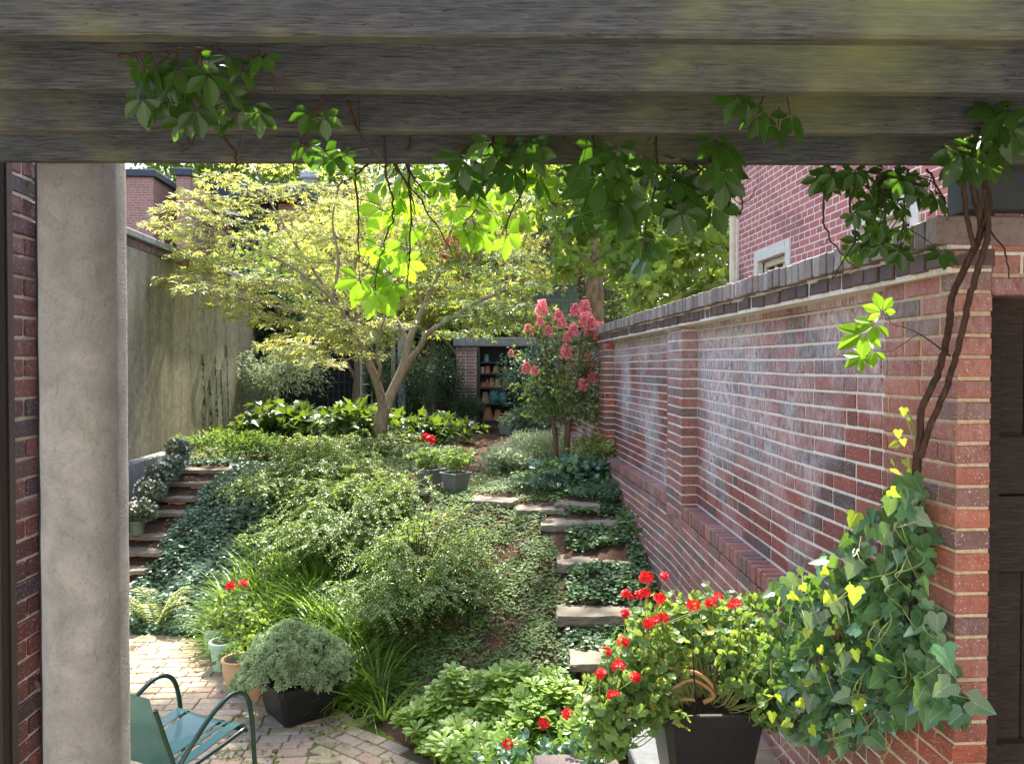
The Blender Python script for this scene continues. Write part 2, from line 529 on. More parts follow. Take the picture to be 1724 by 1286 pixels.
    # stucco
    def stucco(name, c0, c1, c2, streak=0.0):
        m, nt, out = new_mat(name)
        oc = coords(nt)
        n1 = noise(nt, oc, 7, 6, .65, dist=1.2)
        n2 = noise(nt, oc, 95, 4, .7)
        n3 = noise(nt, coords(nt, (1, 1, .6)), 52, 5, .7, dist=1.2)
        col = ramp(nt, n1, [(.3, c0), (.52, c1), (.72, c2)])
        pit = math_(nt, 'MULTIPLY', math_(nt, 'SUBTRACT', n3, .56, True), 2.2, True)
        col = mixc(nt, col, tuple(a * .35 for a in c0), math_(nt, 'MULTIPLY', pit, .45))
        if streak:
            sv = noise(nt, coords(nt, (1, 1, .10)), 3.2, 7, .72, dist=.4)
            col = mixc(nt, col, (.05, .052, .036), math_(nt, 'MULTIPLY', math_(nt, 'SUBTRACT', sv, .47, True), streak * 3.0, True))
            gv = noise(nt, coords(nt, (1, 1, .25)), 1.2, 4, .6)
            col = mixc(nt, col, (.12, .125, .04), math_(nt, 'MULTIPLY', math_(nt, 'SUBTRACT', gv, .47, True), 1.3, True))
            pv = noise(nt, coords(nt, (1, 1, .5)), .9, 3, .5)
            col = mixc(nt, col, (.42, .37, .26), math_(nt, 'MULTIPLY', math_(nt, 'SUBTRACT', pv, .56, True), 4.0, True))
        col = mixc(nt, col, tuple(x_ * .55 for x_ in c0), math_(nt, 'MULTIPLY', math_(nt, 'SUBTRACT', n2, .52, True), 1.9, True))
        h = math_(nt, 'ADD', math_(nt, 'MULTIPLY', n2, 1.0), math_(nt, 'SUBTRACT', 1.0, pit))
        finish(nt, out, col, .92, bump(nt, h, .8, .006), .15)
        return m
    M['column'] = stucco('column_stucco', (.165, .158, .148), (.215, .207, .197), (.265, .256, .245))
    M['stucco_wall'] = stucco('wall_stucco', (.21, .18, .125), (.31, .27, .195), (.41, .355, .265), .8)
    # ground
    m, nt, out = new_mat('soil')
    oc = coords(nt)
    a = noise(nt, oc, 3, 5, .6); b = noise(nt, oc, 55, 6, .75)
    col = ramp(nt, b, [(.25, (.022, .014, .009)), (.5, (.07, .042, .027)), (.72, (.15, .095, .06)), (.85, (.26, .19, .13))])
    col = mixc(nt, col, (.10, .048, .026), math_(nt, 'MULTIPLY', math_(nt, 'SUBTRACT', a, .42, True), 2.2, True))
    finish(nt, out, col, .95, bump(nt, b, .9, .02), .15); M['soil'] = m
    M['litter'] = leaf_mat('dry_leaf', (.07, .038, .02), (.2, .11, .05), .8, .15)
    m, nt, out = new_mat('paver')
    t = attr(nt); oc = coords(nt)
    col = ramp(nt, t, [(0, (.26, .20, .14)), (.35, (.42, .34, .23)), (.65, (.34, .28, .2)), (.85, (.36, .23, .16)), (1, (.30, .28, .24))])
    b = noise(nt, oc, 45, 6, .7)
    col = mixc(nt, col, (.08, .06, .045), math_(nt, 'MULTIPLY', math_(nt, 'SUBTRACT', b, .47, True), 2.4, True))
    g = noise(nt, oc, 1.7, 5, .7)
    col = mixc(nt, col, (.10, .12, .02), math_(nt, 'MULTIPLY', math_(nt, 'SUBTRACT', g, .53, True), 5.0, True))
    finish(nt, out, col, .85, bump(nt, b, .6, .006), .3); M['paver'] = m
    m, nt, out = new_mat('moss_joint')
    oc = coords(nt)
    a = noise(nt, oc, 2.4, 5, .65); b = noise(nt, oc, 90, 4, .7)
    col = mixc(nt, (.13, .105, .075), (.12, .16, .028), math_(nt, 'MULTIPLY', math_(nt, 'SUBTRACT', a, .44, True), 7.0, True))
    finish(nt, out, col, .95, bump(nt, b, .9, .01), .1); M['moss_joint'] = m
    m, nt, out = new_mat('flagstone')
    oc = coords(nt); a = noise(nt, coords(nt, (1, 1, 4)), 6, 6, .65); b = noise(nt, oc, 70, 4, .7)
    col = ramp(nt, a, [(.25, (.11, .095, .072)), (.5, (.20, .172, .125)), (.75, (.28, .24, .17))])
    col = mixc(nt, col, (.05, .045, .04), math_(nt, 'MULTIPLY', math_(nt, 'SUBTRACT', b, .5, True), 1.8, True))
    finish(nt, out, col, .8, bump(nt, math_(nt, 'ADD', a, math_(nt, 'MULTIPLY', b, .3)), .7, .012), .3); M['flag'] = m
    M['bluestone'] = flat_mat('bluestone', (.06, .07, .075), (.11, .12, .125), .75, 25, .4)
    M['granite'] = flat_mat('pink_granite', (.10, .07, .065), (.22, .175, .17), .8, 130, .3)
    M['brownstone'] = flat_mat('brown_stone', (.10, .075, .055), (.2, .155, .115), .85, 8, .6, bd=.01)
    # pots and metal
    M['terracotta'] = flat_mat('terracotta', (.46, .175, .09), (.58, .26, .15), .8, 14, .2)
    M['terra_pale'] = flat_mat('pale_terracotta', (.42, .25, .13), (.55, .36, .2), .8, 14, .2)
    M['teal'] = flat_mat('teal_glaze', (.05, .16, .15), (.12, .27, .25), .25, 9, .05, .5)
    M['whitepot'] = flat_mat('white_pot', (.5, .48, .44), (.62, .6, .55), .5, 9, .1)
    M['mint'] = flat_mat('mint_plastic', (.26, .40, .30), (.33, .48, .37), .5, 5, .05)
    M['greenpot'] = flat_mat('green_plastic', (.08, .12, .08), (.12, .17, .12), .55, 8, .05)
    M['blackpot'] = flat_mat('black_plastic', (.010, .010, .011), (.017, .017, .018), .42, 30, .1)
    M['greypot'] = flat_mat('grey_plastic', (.12, .12, .122), (.16, .16, .16), .55, 14, .08)
    M['potsoil'] = flat_mat('potting_soil', (.012, .008, .006), (.06, .038, .026), .95, 90, 1.0, bd=.02)
    m, nt, out = new_mat('green_seat_enamel')
    n1 = noise(nt, coords(nt), 55, 3, .6); n2 = noise(nt, coords(nt), 6, 3)
    drop = math_(nt, 'MULTIPLY', math_(nt, 'SUBTRACT', n1, .6, True), 6, True)
    col = ramp(nt, n2, [(.3, (.006, .085, .085)), (.7, (.012, .125, .12))])
    finish(nt, out, col, .42, bump(nt, drop, .5, .004), .45, 0, .25); M['seat'] = m
    M['chair_tube'] = flat_mat('green_tube_enamel', (.006, .035, .024), (.01, .05, .034), .3, 20, .05, .5, .3)
    # leaves
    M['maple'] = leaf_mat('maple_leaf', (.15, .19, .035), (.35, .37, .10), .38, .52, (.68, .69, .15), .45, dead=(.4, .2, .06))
    M['maple_green'] = leaf_mat('green_maple_leaf', (.07, .12, .022), (.18, .25, .05), .4, .5, (.42, .56, .07), .45)  # greener leaf tone for the right side of the crown
    M['maple_seed'] = leaf_mat('maple_seed', (.3, .08, .03), (.5, .2, .1))
    M['crape'] = leaf_mat('crape_leaf', (.05, .095, .028), (.12, .18, .045), .35, .35, (.3, .42, .06))
    M['crapeflower'] = leaf_mat('crape_flower', (.68, .15, .17), (.87, .38, .36), .6, .4, (.9, .32, .33), .3)
    M['sycamore'] = leaf_mat('sycamore_leaf', (.07, .13, .028), (.19, .27, .055), .4, .5, (.46, .60, .07), .45)
    M['tree'] = leaf_mat('tree_leaf', (.04, .085, .018), (.12, .19, .035), .45, .45, (.34, .48, .05))
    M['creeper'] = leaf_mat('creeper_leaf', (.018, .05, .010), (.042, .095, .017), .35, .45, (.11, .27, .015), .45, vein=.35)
    M['creeper_lit'] = leaf_mat('sunlit_creeper_leaf', (.10, .25, .012), (.22, .42, .02), .35, .55, (.30, .56, .025), .4, vein=.3)  # brighter copy of the creeper leaf, sunlit glow put into its colour
    M['ivy'] = leaf_mat('ivy_leaf', (.022, .075, .038), (.08, .18, .085), .27, .3, (.26, .46, .05), .7, vein=.6)
    M['ivy_young'] = leaf_mat('young_ivy_leaf', (.16, .27, .03), (.3, .38, .04), .35, .45, (.5, .65, .05), .5, vein=.3)
    M['wallivy'] = leaf_mat('wall_ivy_leaf', (.02, .05, .02), (.06, .105, .04), .35, .3)
    M['hydrangea'] = leaf_mat('hydrangea_leaf', (.022, .06, .018), (.065, .125, .032), .4, .3, (.26, .38, .03), .5, vein=.3)
    M['silver'] = leaf_mat('silver_leaf', (.13, .18, .1), (.27, .33, .17), .5, .3)
    M['nandina'] = leaf_mat('nandina_leaf', (.018, .05, .032), (.05, .10, .06), .35, .3)
    M['arbor'] = leaf_mat('arborvitae_leaf', (.018, .045, .018), (.045, .085, .03), .5, .25)
    M['abelia'] = leaf_mat('abelia_leaf', (.06, .145, .03), (.16, .28, .06), .36, .48, (.40, .54, .06), .5)
    M['liriope'] = leaf_mat('liriope_blade', (.09, .19, .03), (.21, .34, .055), .35, .5, (.36, .55, .05), .5)
    M['vinca'] = leaf_mat('vinca_leaf', (.05, .12, .075), (.15, .25, .17), .27, .3, (.25, .4, .08), .6)
    M['cover'] = leaf_mat('groundcover_leaf', (.045, .095, .03), (.12, .2, .055), .5, .35, (.28, .45, .05), .3)
    M['creeping'] = leaf_mat('creeping_leaf', (.035, .095, .04), (.10, .19, .07), .4, .35, (.25, .42, .06), .45)
    M['pachy'] = leaf_mat('pachysandra_leaf', (.085, .185, .03), (.22, .35, .055), .42, .35, (.4, .55, .05), .5, vein=.3)
    M['geranium'] = leaf_mat('geranium_leaf', (.045, .115, .035), (.13, .225, .06), .5, .4, (.38, .52, .07), .4, dead=(.45, .36, .05))
    M['geraniumflower'] = leaf_mat('geranium_flower', (.42, .004, .012), (.85, .03, .035), .55, .22, (.8, .02, .03), .25)
    M['begonia'] = leaf_mat('begonia_leaf', (.05, .07, .04), (.10, .13, .07), .35, .25)
    M['whiteflower'] = leaf_mat('white_flower', (.62, .6, .58), (.8, .78, .75), .6, .3, (.8, .8, .75))
    M['sedum'] = leaf_mat('sedum_leaf', (.2, .3, .14), (.38, .48, .26), .45, .28, (.3, .42, .15))
    M['fern'] = leaf_mat('fern_leaf', (.12, .18, .04), (.3, .34, .1), .5, .4, (.5, .55, .1))
    M['juniper'] = leaf_mat('mound_leaf', (.03, .07, .035), (.09, .15, .075), .4, .25)
    M['varieg'] = leaf_mat('variegated_leaf', (.12, .19, .06), (.42, .46, .28), .4, .35)
    M['bark'] = bark_mat('maple_bark', (.17, .13, .085), (.33, .26, .17), 25)
    M['crapebark'] = bark_mat('crape_bark', (.08, .045, .03), (.17, .105, .065), 20)
    M['plane_bark'] = bark_mat('sycamore_bark', (.11, .07, .04), (.33, .24, .15), 9, .5)
    M['vinebark'] = bark_mat('vine_bark', (.025, .014, .01), (.075, .042, .03), 60, .3)
    M['twig'] = bark_mat('twig', (.03, .024, .014), (.07, .05, .03), 40)
    M['stem'] = flat_mat('green_stem', (.16, .2, .06), (.26, .28, .1), .6, 30, .1)
    M['woodystem'] = flat_mat('woody_stem', (.30, .17, .07), (.45, .28, .13), .7, 40, .4)
    M['shingle'] = brick_tex('mossy_shingle', 'x', (.11, .12, .07), (.08, .085, .05), (.03, .03, .02), (.10, .11, .04), .25, .14)
    M['rust'] = flat_mat('rusty_nail', (.05, .028, .018), (.1, .05, .03), .7, 60)
    M['concrete'] = flat_mat('old_concrete', (.16, .165, .16), (.27, .27, .26), .9, 12, .4)
    M['hose'] = flat_mat('black_hose', (.012, .014, .02), (.02, .022, .03), .4, 10, .05)
make_materials()

# ------------------------------------------------------------------ leaf templates (length 1 along y)
def fold(half, droop=.12, f=.14):
    """a leaf from its half outline: two halves folded along the midrib"""
    h = np.array(half, float)
    n = len(h)
    def lift(p): return np.stack([p[:, 0], p[:, 1], f * np.abs(p[:, 0]) - droop * p[:, 1] ** 2], -1)
    r = lift(h)
    l = lift(h * [-1, 1])[1:-1]
    v = np.concatenate([r, l])
    fr = tuple(range(n))
    fl = (0,) + (n - 1,) + tuple(range(n + n - 3, n - 1, -1))
    return v, [fr, fl]

def merge_t(ts):
    V, Fs, n = [], [], 0
    for v, f in ts:
        V.append(v); Fs += [tuple(i + n for i in a) for a in f]; n += len(v)
    return np.concatenate(V), Fs

def rot_t(t, a, tilt=0.0, s=1.0, off=(0, 0, 0)):
    v, f = t
    v = v * s
    ct, st = math.cos(tilt), math.sin(tilt)
    v = np.stack([v[:, 0], v[:, 1] * ct - v[:, 2] * st, v[:, 1] * st + v[:, 2] * ct], -1)
    c, s_ = math.cos(a), math.sin(a)
    v = np.stack([v[:, 0] * c + v[:, 1] * s_, -v[:, 0] * s_ + v[:, 1] * c, v[:, 2]], -1)
    return v + np.asarray(off, float), f

T = {}
T['ovate'] = fold([(0, 0), (.24, .3), (.2, .66), (0, 1)])
T['round'] = fold([(0, 0), (.34, .25), (.36, .62), (0, 1)])
T['narrow'] = fold([(0, 0), (.1, .3), (.09, .66), (0, 1)])
_leaflet = fold([(0, 0), (.09, .12), (.2, .3), (.26, .45), (.29, .52), (.25, .55), (.27, .66), (.21, .68), (.2, .79), (.13, .81), (.09, .91), (0, 1)], .18, .12)
T['creeper'] = merge_t([rot_t(_leaflet, R(a), -R(8), s, (math.sin(R(a)) * .1, math.cos(R(a)) * .1, 0)) for a, s in ((-108, .68), (-54, .9), (0, 1.0), (54, .9), (108, .68))])
T['ivy'] = fold([(0, 0), (.12, -.16), (.3, -.22), (.44, -.08), (.56, .14), (.42, .22), (.34, .32), (.36, .46), (.28, .6), (.12, .84), (0, 1)], .15, .1)
T['ivyb'] = fold([(0, 0), (.14, -.14), (.34, -.16), (.46, .02), (.44, .24), (.33, .5), (.17, .78), (0, 1)], .2, -.14)
T['plane'] = fold([(0, 0), (.2, -.1), (.5, 0), (.4, .2), (.62, .48), (.36, .5), (.24, .62), (.12, .82), (0, 1.05)], .2, .16)
_lobe = fold([(0, 0), (.13, .42), (.1, .7), (0, 1)], .1, .1)
T['maple'] = merge_t([rot_t(_lobe, R(a), 0, s) for a, s in ((-110, .5), (-58, .82), (0, 1), (58, .82), (110, .5))])
def _ger():
    n = 14; V = [(0, 0, 0)]; Fs = []
    for i in range(n):
        a = R(-160 + 320 * i / (n - 1)); r = .5 * (1.0 if i % 2 else .9)
        V.append((math.sin(a) * r, math.cos(a) * r, .13 + .05 * (i % 2)))
    for i in range(1, n): Fs.append((0, i, i + 1))
    return np.array(V), Fs
T['geranium'] = _ger()
def _blade(n=5, w=.016, dr=.55):
    V, Fs = [], []
    for i in range(n + 1):
        t = i / n; ww = w * (1 - t ** 2) + .001
        V += [(-ww, t, -dr * t * t), (ww, t, -dr * t * t)]
    for i in range(n): Fs.append((2 * i, 2 * i + 1, 2 * i + 3, 2 * i + 2))
    return np.array(V, float), Fs
T['blade'] = _blade()
_pl = fold([(0, 0), (.09, .35), (.2, .68), (.16, .76), (.17, .84), (.08, .92), (0, 1)], .12, .1)
T['whorl'] = merge_t([rot_t(_pl, R(360 / 7 * i + 7 * (i % 2)), R(14 + 8 * (i % 3)), .9 + .1 * (i % 2)) for i in range(7)] +
                     [rot_t(_pl, R(120 * i + 20), R(48), .5, (0, 0, .06)) for i in range(3)])
_sl = fold([(0, 0), (.16, .4), (.13, .8), (0, 1)], -.2, -.3)
T['rosette'] = merge_t([rot_t(_sl, R(72 * i), R(15), 1.0) for i in range(5)] + [rot_t(_sl, R(72 * i + 36), R(42), .85, (0, 0, .12)) for i in range(5)] +
                       [rot_t(_sl, R(120 * i), R(68), .6, (0, 0, .25)) for i in range(3)])
_pet = fold([(0, 0), (.3, .5), (.28, .9), (0, 1)], .1, .15)
T['floret'] = merge_t([rot_t(_pet, R(72 * i), R(20), 1.0) for i in range(5)])

def scat_bush(mb, c, rad, n, tpl, size, clumps=14, spread=.38, up=.35, tone=None, mat=0, zmin=None, dome=False, seedz=1.0):
    """leaves in lumps spread through an ellipsoid, so that its outline is uneven and has gaps"""
    c = np.asarray(c, float); rad = np.asarray(rad, float)
    k = rdir(clumps, -.2 if dome else -.8, 1) * (rng.random((clumps, 1)) ** .4)
    ci = rng.integers(0, clumps, n)
    tn = rng.random(clumps)[ci]
    p = k[ci] * (1 - spread * .5) + rng.normal(0, spread * .55, (n, 3))
    ln = np.linalg.norm(p, axis=1)[:, None]
    p = np.where(ln > 1.15, p / ln * 1.1, p)
    out = unit(p)
    pos = c + p * rad
    if zmin is not None: pos[:, 2] = np.maximum(pos[:, 2], zmin + rng.random(n) * .06)
    ax = unit(out + rdir(n) * .8 + [0, 0, -.15])
    nr = unit(out * .6 + [0, 0, up] + rdir(n) * .7)
    t = np.clip(.55 * tn + .45 * rng.random(n), 0, 1) if tone is None else np.clip(tone + .3 * (rng.random(n) - .5), 0, 1)
    mb.leaves(tpl, pos, ax, nr, size * rng.uniform(.65, 1.25, n), t, mat)
    return pos
# ------------------------------------------------------------------ ground, patio, terrace
def axis_vals(segs):
    out = []
    for a, b, st in segs: out += list(np.arange(a, b - 1e-6, st))
    return np.array(out + [segs[-1][1]])
gx = axis_vals([(-300, -60, 60), (-60, -12, 8), (-12, -4.4, 1.9), (-4.4, 1.8, .07), (1.8, 12, 2.04), (12, 60, 8), (60, 300, 60)])
gy = axis_vals([(-300, -60, 60), (-60, -4, 8), (-4, 3.2, .9), (3.2, 11, .07), (11, 17.4, .16), (17.4, 60, 7.1), (60, 600, 90)])
XX, YY = np.meshgrid(gx, gy)
ZZ = ground(XX, YY) + .012 * rng.normal(0, 1, XX.shape) * ((YY > 3.6) & (YY < 17) & (ground(XX, YY) > .03))
g = MB()
nx = len(gx)
ii = (np.arange(len(gy) - 1)[:, None] * nx + np.arange(nx - 1)[None, :]).ravel()
g.add(np.stack([XX.ravel(), YY.ravel(), ZZ.ravel()], -1), np.stack([ii, ii + 1, ii + nx + 1, ii + nx], -1))
tag(g.build('ground', M['soil'], base=(0, 0, 0), smooth=True), 'bare brown soil of the sloping garden bank', 'ground', kind='structure')

def foot(x): return float(interp(x, [-4.2, -2.6, -1.6, -.9, -.28, .4, .9, 1.7], [7.3, 7.15, 6.3, 5.6, 4.75, 4.15, 3.8, 3.6]))
g = MB()
xs = np.linspace(-4.05, .45, 46)
top = np.array([foot(x) + .02 for x in xs])
v = np.concatenate([np.stack([xs, np.full_like(xs, 2.0), np.full_like(xs, .006)], -1), np.stack([xs, top, np.full_like(xs, .006)], -1)])
n = len(xs); q = np.array([[i, i + 1, n + i + 1, n + i] for i in range(n - 1)])
g.add(v, q, .5, 1)
y = 3.3; row = 0
while y < 7.4:
    x = -4.05 - rnd.random() * .2
    row += 1
    while x < .5:
        w = .2 * rnd.uniform(.96, 1.02)
        cx, cyy = x + w / 2, y + .05
        lim = foot(cx) - .04
        # the paving turns along the curved edge of the bank
        if cyy < lim and abs(cyy - 5.25 - .0 * cx) < 9 and cx < .42:
            M3 = rotz(rnd.uniform(-.02, .02))
            M3 = M3 @ np.array([[1, 0, rnd.uniform(-.012, .012)], [0, 1, rnd.uniform(-.015, .015)], [0, 0, 1]])
            diag = (cx > -.95 and cyy > 4.6 + (-.28 - cx) * .0 and cyy > lim - .75)
            if not diag:
                g.box((-w / 2 + .004, -.046, -.05), (w / 2 - .004, .046, .012), rnd.random(), 0, .006, M3, (cx, cyy, rnd.uniform(-.003, .004) + .004))
        x += w
    y += .1
# a turned run of pavers along the bank's edge
for r in range(7):
    for k in range(16):
        u = -.1 + k * .2 + (r % 2) * .1; vv = -.05 - r * .1
        d0 = np.array([.75, -.62]); d0 /= np.linalg.norm(d0); n0 = np.array([.62, .75]); n0 /= np.linalg.norm(n0)
        p = np.array([-1.15, 5.92]) + d0 * u + n0 * vv
        lim = foot(p[0]) - .05
        if p[1] < lim - .02 and p[0] > -.95 and p[1] > 4.6 and p[1] > lim - .75 and p[0] < .42:
            g.box((-.096, -.046, -.05), (.096, .046, .012), rnd.random(), 0, .006, rotz(math.atan2(d0[1], d0[0]) + rnd.uniform(-.02, .02)), (p[0], p[1], rnd.uniform(-.003, .004) + .005))
tag(g.build('brick_patio', [M['paver'], M['moss_joint']], base=(0, 0, 0)), 'mossy brick paving at the foot of the bank', 'patio', kind='structure')

g = MB()
g.box((.88, 2.62, .0), (1.535, 4.1, .44), .5, 1, .012)
g.box((1.1, 2.60, .441), (1.53, 4.13, .5), .4, 1, .01)
g.box((.82, 3.45, .441), (1.09, 4.13, .5), .5, 0, .008)
g.box((.82, 2.62, .441), (1.09, 3.44, .5), .5, 0, .008)
tag(g.build('stone_terrace', [M['bluestone'], M['brownstone']]), 'raised stone terrace under the black geranium planter', 'terrace', kind='structure')
g = MB(); g.box((.36, 3.55, 0), (.80, 4.05, .36), .5, 0, .012)
tag(g.build('granite_block', M['granite']), 'speckled pink granite block beside the black geranium planter', 'stone block')

hr = thing('bounce_wall', (0, -1.5, 0), 'unseen pale house wall behind the camera, added to bounce light forward', 'house')
g = MB(); g.box((-7, -1.7, 0), (4.5, -1.3, 6.2), .5, 0, .01); g.build('wall', M['bounce_render'], hr)  # pale wall out of view, set close to throw light onto the rafters
for x in (-4.5, -2.2):
    g = MB(); g.box((x, -1.31, 3.9), (x + 1.1, -1.27, 5.4), .5, 0, .01); f_ = g.build('window', M['white_frame'], hr)
    g = MB(); g.box((x + .08, -1.268, 3.98), (x + 1.02, -1.26, 5.32), .5); g.build('pane', M['glass'], f_)
g = MB(); g.box((-7.2, -2.2, 6.202), (4.7, -1.1, 6.4), .5, 0, .01); g.build('roof', M['slate'], hr)
g = MB(); g.box((-3.2, -1.29, 0), (2.2, 1.7, .75), .5, 0, .02)  # floor slab out of view, added for its bounce light
tag(g.build('bounce_floor', M['brownstone']), 'unseen brown stone porch floor, added to bounce light up under the pergola', 'porch', kind='structure')
# ------------------------------------------------------------------ masonry built brick by brick
def brick_run(mb, o, u, n, L, z0, rows, course=.0677, dep=.05, jt=.0115, mode='mix', jit=.0025, ends=True, zfun=None, mat=0, zj=0.0, wst=.203, wh=.098, tlo=0.0, thi=.999):
    """courses of single bricks: o start corner on the face plane, u along, n outward"""
    u = np.asarray(u, float); n = np.asarray(n, float); o = np.asarray(o, float)
    up = np.array([0, 0, 1.0])
    B = np.stack([u, n, up])
    for r in range(rows):
        s = 0.0
        first = True
        k = r % 2
        while s < L - .012:
            if mode == 'mix':
                w = wst if (k % 3 != 2) else wh
                if rnd.random() < .12: w = wst if w == wh else wh
            elif mode == 'head': w = wh
            elif mode == 'stretch': w = wst
            else: w = mode
            if first:
                first = False
                if mode != 'head' and not isinstance(mode, float): w = wh if r % 2 else wst
                elif mode == 'head' and r % 2: w = wh * .5
            k += 1
            e = min(s + w, L)
            if L - e < .03: e = L
            a = s + (jt / 2 if s > 0 else 0); b = e - (jt / 2 if e < L else 0)
            zz = z0 + r * course
            out = rnd.uniform(-jit, jit)
            v, q, t3 = cbox(np.array([a, -dep, zz + jt / 2]), np.array([b, out, zz + course - jt / 2]), .0035)
            v = v + rng.normal(0, .0009, v.shape)
            if zj: v[:, 2] += rnd.uniform(-zj, zj) + (v[:, 1] * rnd.uniform(-.02, .02))
            p = o + v @ B
            if zfun is not None: p[:, 2] = zfun(p)
            tt = rnd.uniform(tlo, thi)
            mb.add(p, [tuple(x) for x in q] + [tuple(x) for x in t3], tt, mat)
            s = e
        if False: break

def wall_dip(p):
    """the old wall has settled: lower courses sink towards the near end"""
    dz = interp(p[:, 1], [2.0, 2.75, 3.8, 5.7], [.10, .11, .11, 0])
    return p[:, 2] - dz * np.clip((2.80 - p[:, 2]) / 1.4, 0, 1.2)

WX, PX = 1.535, 1.645          # face of pilasters and base, face of the panels
TOPZ, LEDGE = 2.87, 1.455
wall = thing('garden_wall', (1.7, 8.0, 0), 'tall red brick garden wall with pilasters running back along the right side', 'wall')
mo = MB()
def slab(lo, hi, mat=0): mo.box(lo, hi, .5, mat)
PIL = [(2.325, 2.755), (5.39, 5.80), (8.45, 8.86), (11.52, 11.93), (14.6, 15.0)]
bays = [(2.755, 5.39), (5.80, 8.45), (8.86, 11.52), (11.93, 14.6), (15.0, 17.2)]
pan = MB()
for a, b in bays:
    n_rows = int(round((2.625 - LEDGE) / .0677)) + 1
    brick_run(pan, (PX, a + .004, LEDGE), (0, 1, 0), (-1, 0, 0), b - a - .008, 0, n_rows, zfun=wall_dip)
    # stretcher band below the corbel
    brick_run(pan, (PX - .03, a + .004, LEDGE + n_rows * .0677), (0, 1, 0), (-1, 0, 0), b - a - .008, 0, 1, mode='stretch', dep=.07, zfun=wall_dip)
pan.build('brick_panel', M['brick'], wall)
for a, b in PIL:
    pb = MB()
    near = a < 3
    z_lo = 0.0 if near else LEDGE - .0677 * 3
    rows = int(round((2.69 - z_lo) / .0677))
    brick_run(pb, (WX, a, z_lo), (0, 1, 0), (-1, 0, 0), b - a, 0, rows, dep=.112, mode='mix' , zfun=None if near else wall_dip, wst=.203 if near else .2)
    if near:
        pass
    brick_run(pb, (WX - .018, a - (0 if near else .012), z_lo + rows * .0677), (0, 1, 0), (-1, 0, 0), b - a + (0 if near else .024), 0, 1, dep=.13, mode='stretch')
    pb.build('pilaster', M['brick_pier'] if near else M['brick_base'] if a < 6 else M['brick_pier'], wall)
bs = MB()
nb = int(LEDGE / .0677) - 1
for a, b in [(2.755, 17.2)]:
    brick_run(bs, (WX, a + .004, LEDGE - nb * .0677 - .095), (0, 1, 0), (-1, 0, 0), b - a, 0, nb, dep=.11, zfun=wall_dip)
bs.build('brick_base', M['brick_base'], wall)
lg = MB()
for a, b in bays[:3]:
    brick_run(lg, (WX - .004, a, LEDGE - .095), (0, 1, 0), (-1, 0, 0), b - a, 0, 1, course=.095, dep=.115, mode=.068, zfun=wall_dip)
lg.build('ledge', M['brick_base'], wall)
cb = MB()
brick_run(cb, (WX - .04, 2.325, 2.69 + .0 + .02), (0, 1, 0), (-1, 0, 0), 14.9, 0, 1, course=.068, dep=.16, mode='head', jit=.009, zj=.003)
cb.build('corbel_course', M['corbel'], wall)
cp = MB()
brick_run(cp, (WX - .075, 2.315, 2.778), (0, 1, 0), (-1, 0, 0), 14.9, 0, 1, course=.098, dep=.36, mode=.067, jit=.007, zj=.004)
cp.build('coping', M['coping'], wall)
# masonry over the gate, facing the camera, and its return beside the gate frame
go = MB()
brick_run(go, (WX + .114, 2.327, 2.625), (1, 0, 0), (0, -1, 0), .75, 0, 4, dep=.09, mode='stretch')
brick_run(go, (WX + .114, 2.327, 2.896), (1, 0, 0), (0, -1, 0), .75, 0, 1, course=.06, dep=.09, mode='stretch')
go.build('gate_lintel', M['brick_pier'], wall)
# mortar bed behind all of it, 6 mm back from the faces
def mbed(lo, hi, mat=0):
    v, q, t3 = cbox(np.array(lo, float), np.array(hi, float), 0)
    mo.add(v, q, .5, mat)
for a, b in bays: 
    ys = np.linspace(a, b, 9)
    for i in range(8): mbed((PX + .006, ys[i], 1.15), (PX + .30, ys[i + 1], 2.70))
ys = np.linspace(2.75, 17.2, 30)
for i in range(29): mbed((WX + .006, ys[i], -.05), (PX + .05, ys[i + 1], LEDGE - .106 - .11 * float(interp(ys[i], [2.75, 3.8, 5.7], [1, 1, 0]))))
for a, b in PIL: mbed((WX + .006, a + .006, -.05 if a < 3 else LEDGE - .12), (WX + .110 if a < 3 else PX + .05, b - .006, 2.70), 1 if a < 3 else 0)
mbed((WX - .03, 2.335, 2.70), (PX + .2, 17.2, 2.79)); mbed((WX - .066, 2.325, 2.795), (PX + .22, 17.2, 2.868))
mbed((WX + .118, 2.336, 2.634), (2.4, 2.42, 2.955), 1)
mbed((PX + .05, 2.56, -.05), (PX + .3, 2.755, 2.7))
mo.build('mortar', [M['mortar'], M['mortar_warm']], wall)

# ------------------------------------------------------------------ gate
gt = thing('wooden_gate', (1.85, 2.45, 0), 'dark old timber gate at the right edge beside the brick pier', 'gate')
gx0 = WX + .112
m_ = MB(); m_.box((gx0, 2.40, 0), (gx0 + .055, 2.48, 2.62), .5, 0, .004); m_.box((gx0 + .06, 2.435, 0), (gx0 + .11, 2.49, 2.62), .4, 0, .004); m_.build('frame', M['gatewood'], gt)
for i in range(5):
    m_ = MB(); x0 = gx0 + .112 + i * .13; m_.box((x0, 2.50, .02), (x0 + .125, 2.53, 2.70), rnd.random(), 0, .004); m_.build('plank', M['gatewood'], gt)
for z0, z1 in ((1.72, 1.98), (1.98, 2.18), (.95, 1.15), (.5, .72)):
    m_ = MB(); m_.box((gx0 + .08, 2.458, z0 + .004), (gx0 + .80, 2.497, z1 - .004), rnd.random(), 0, .004); m_.build('rail', M['gatewood'], gt)

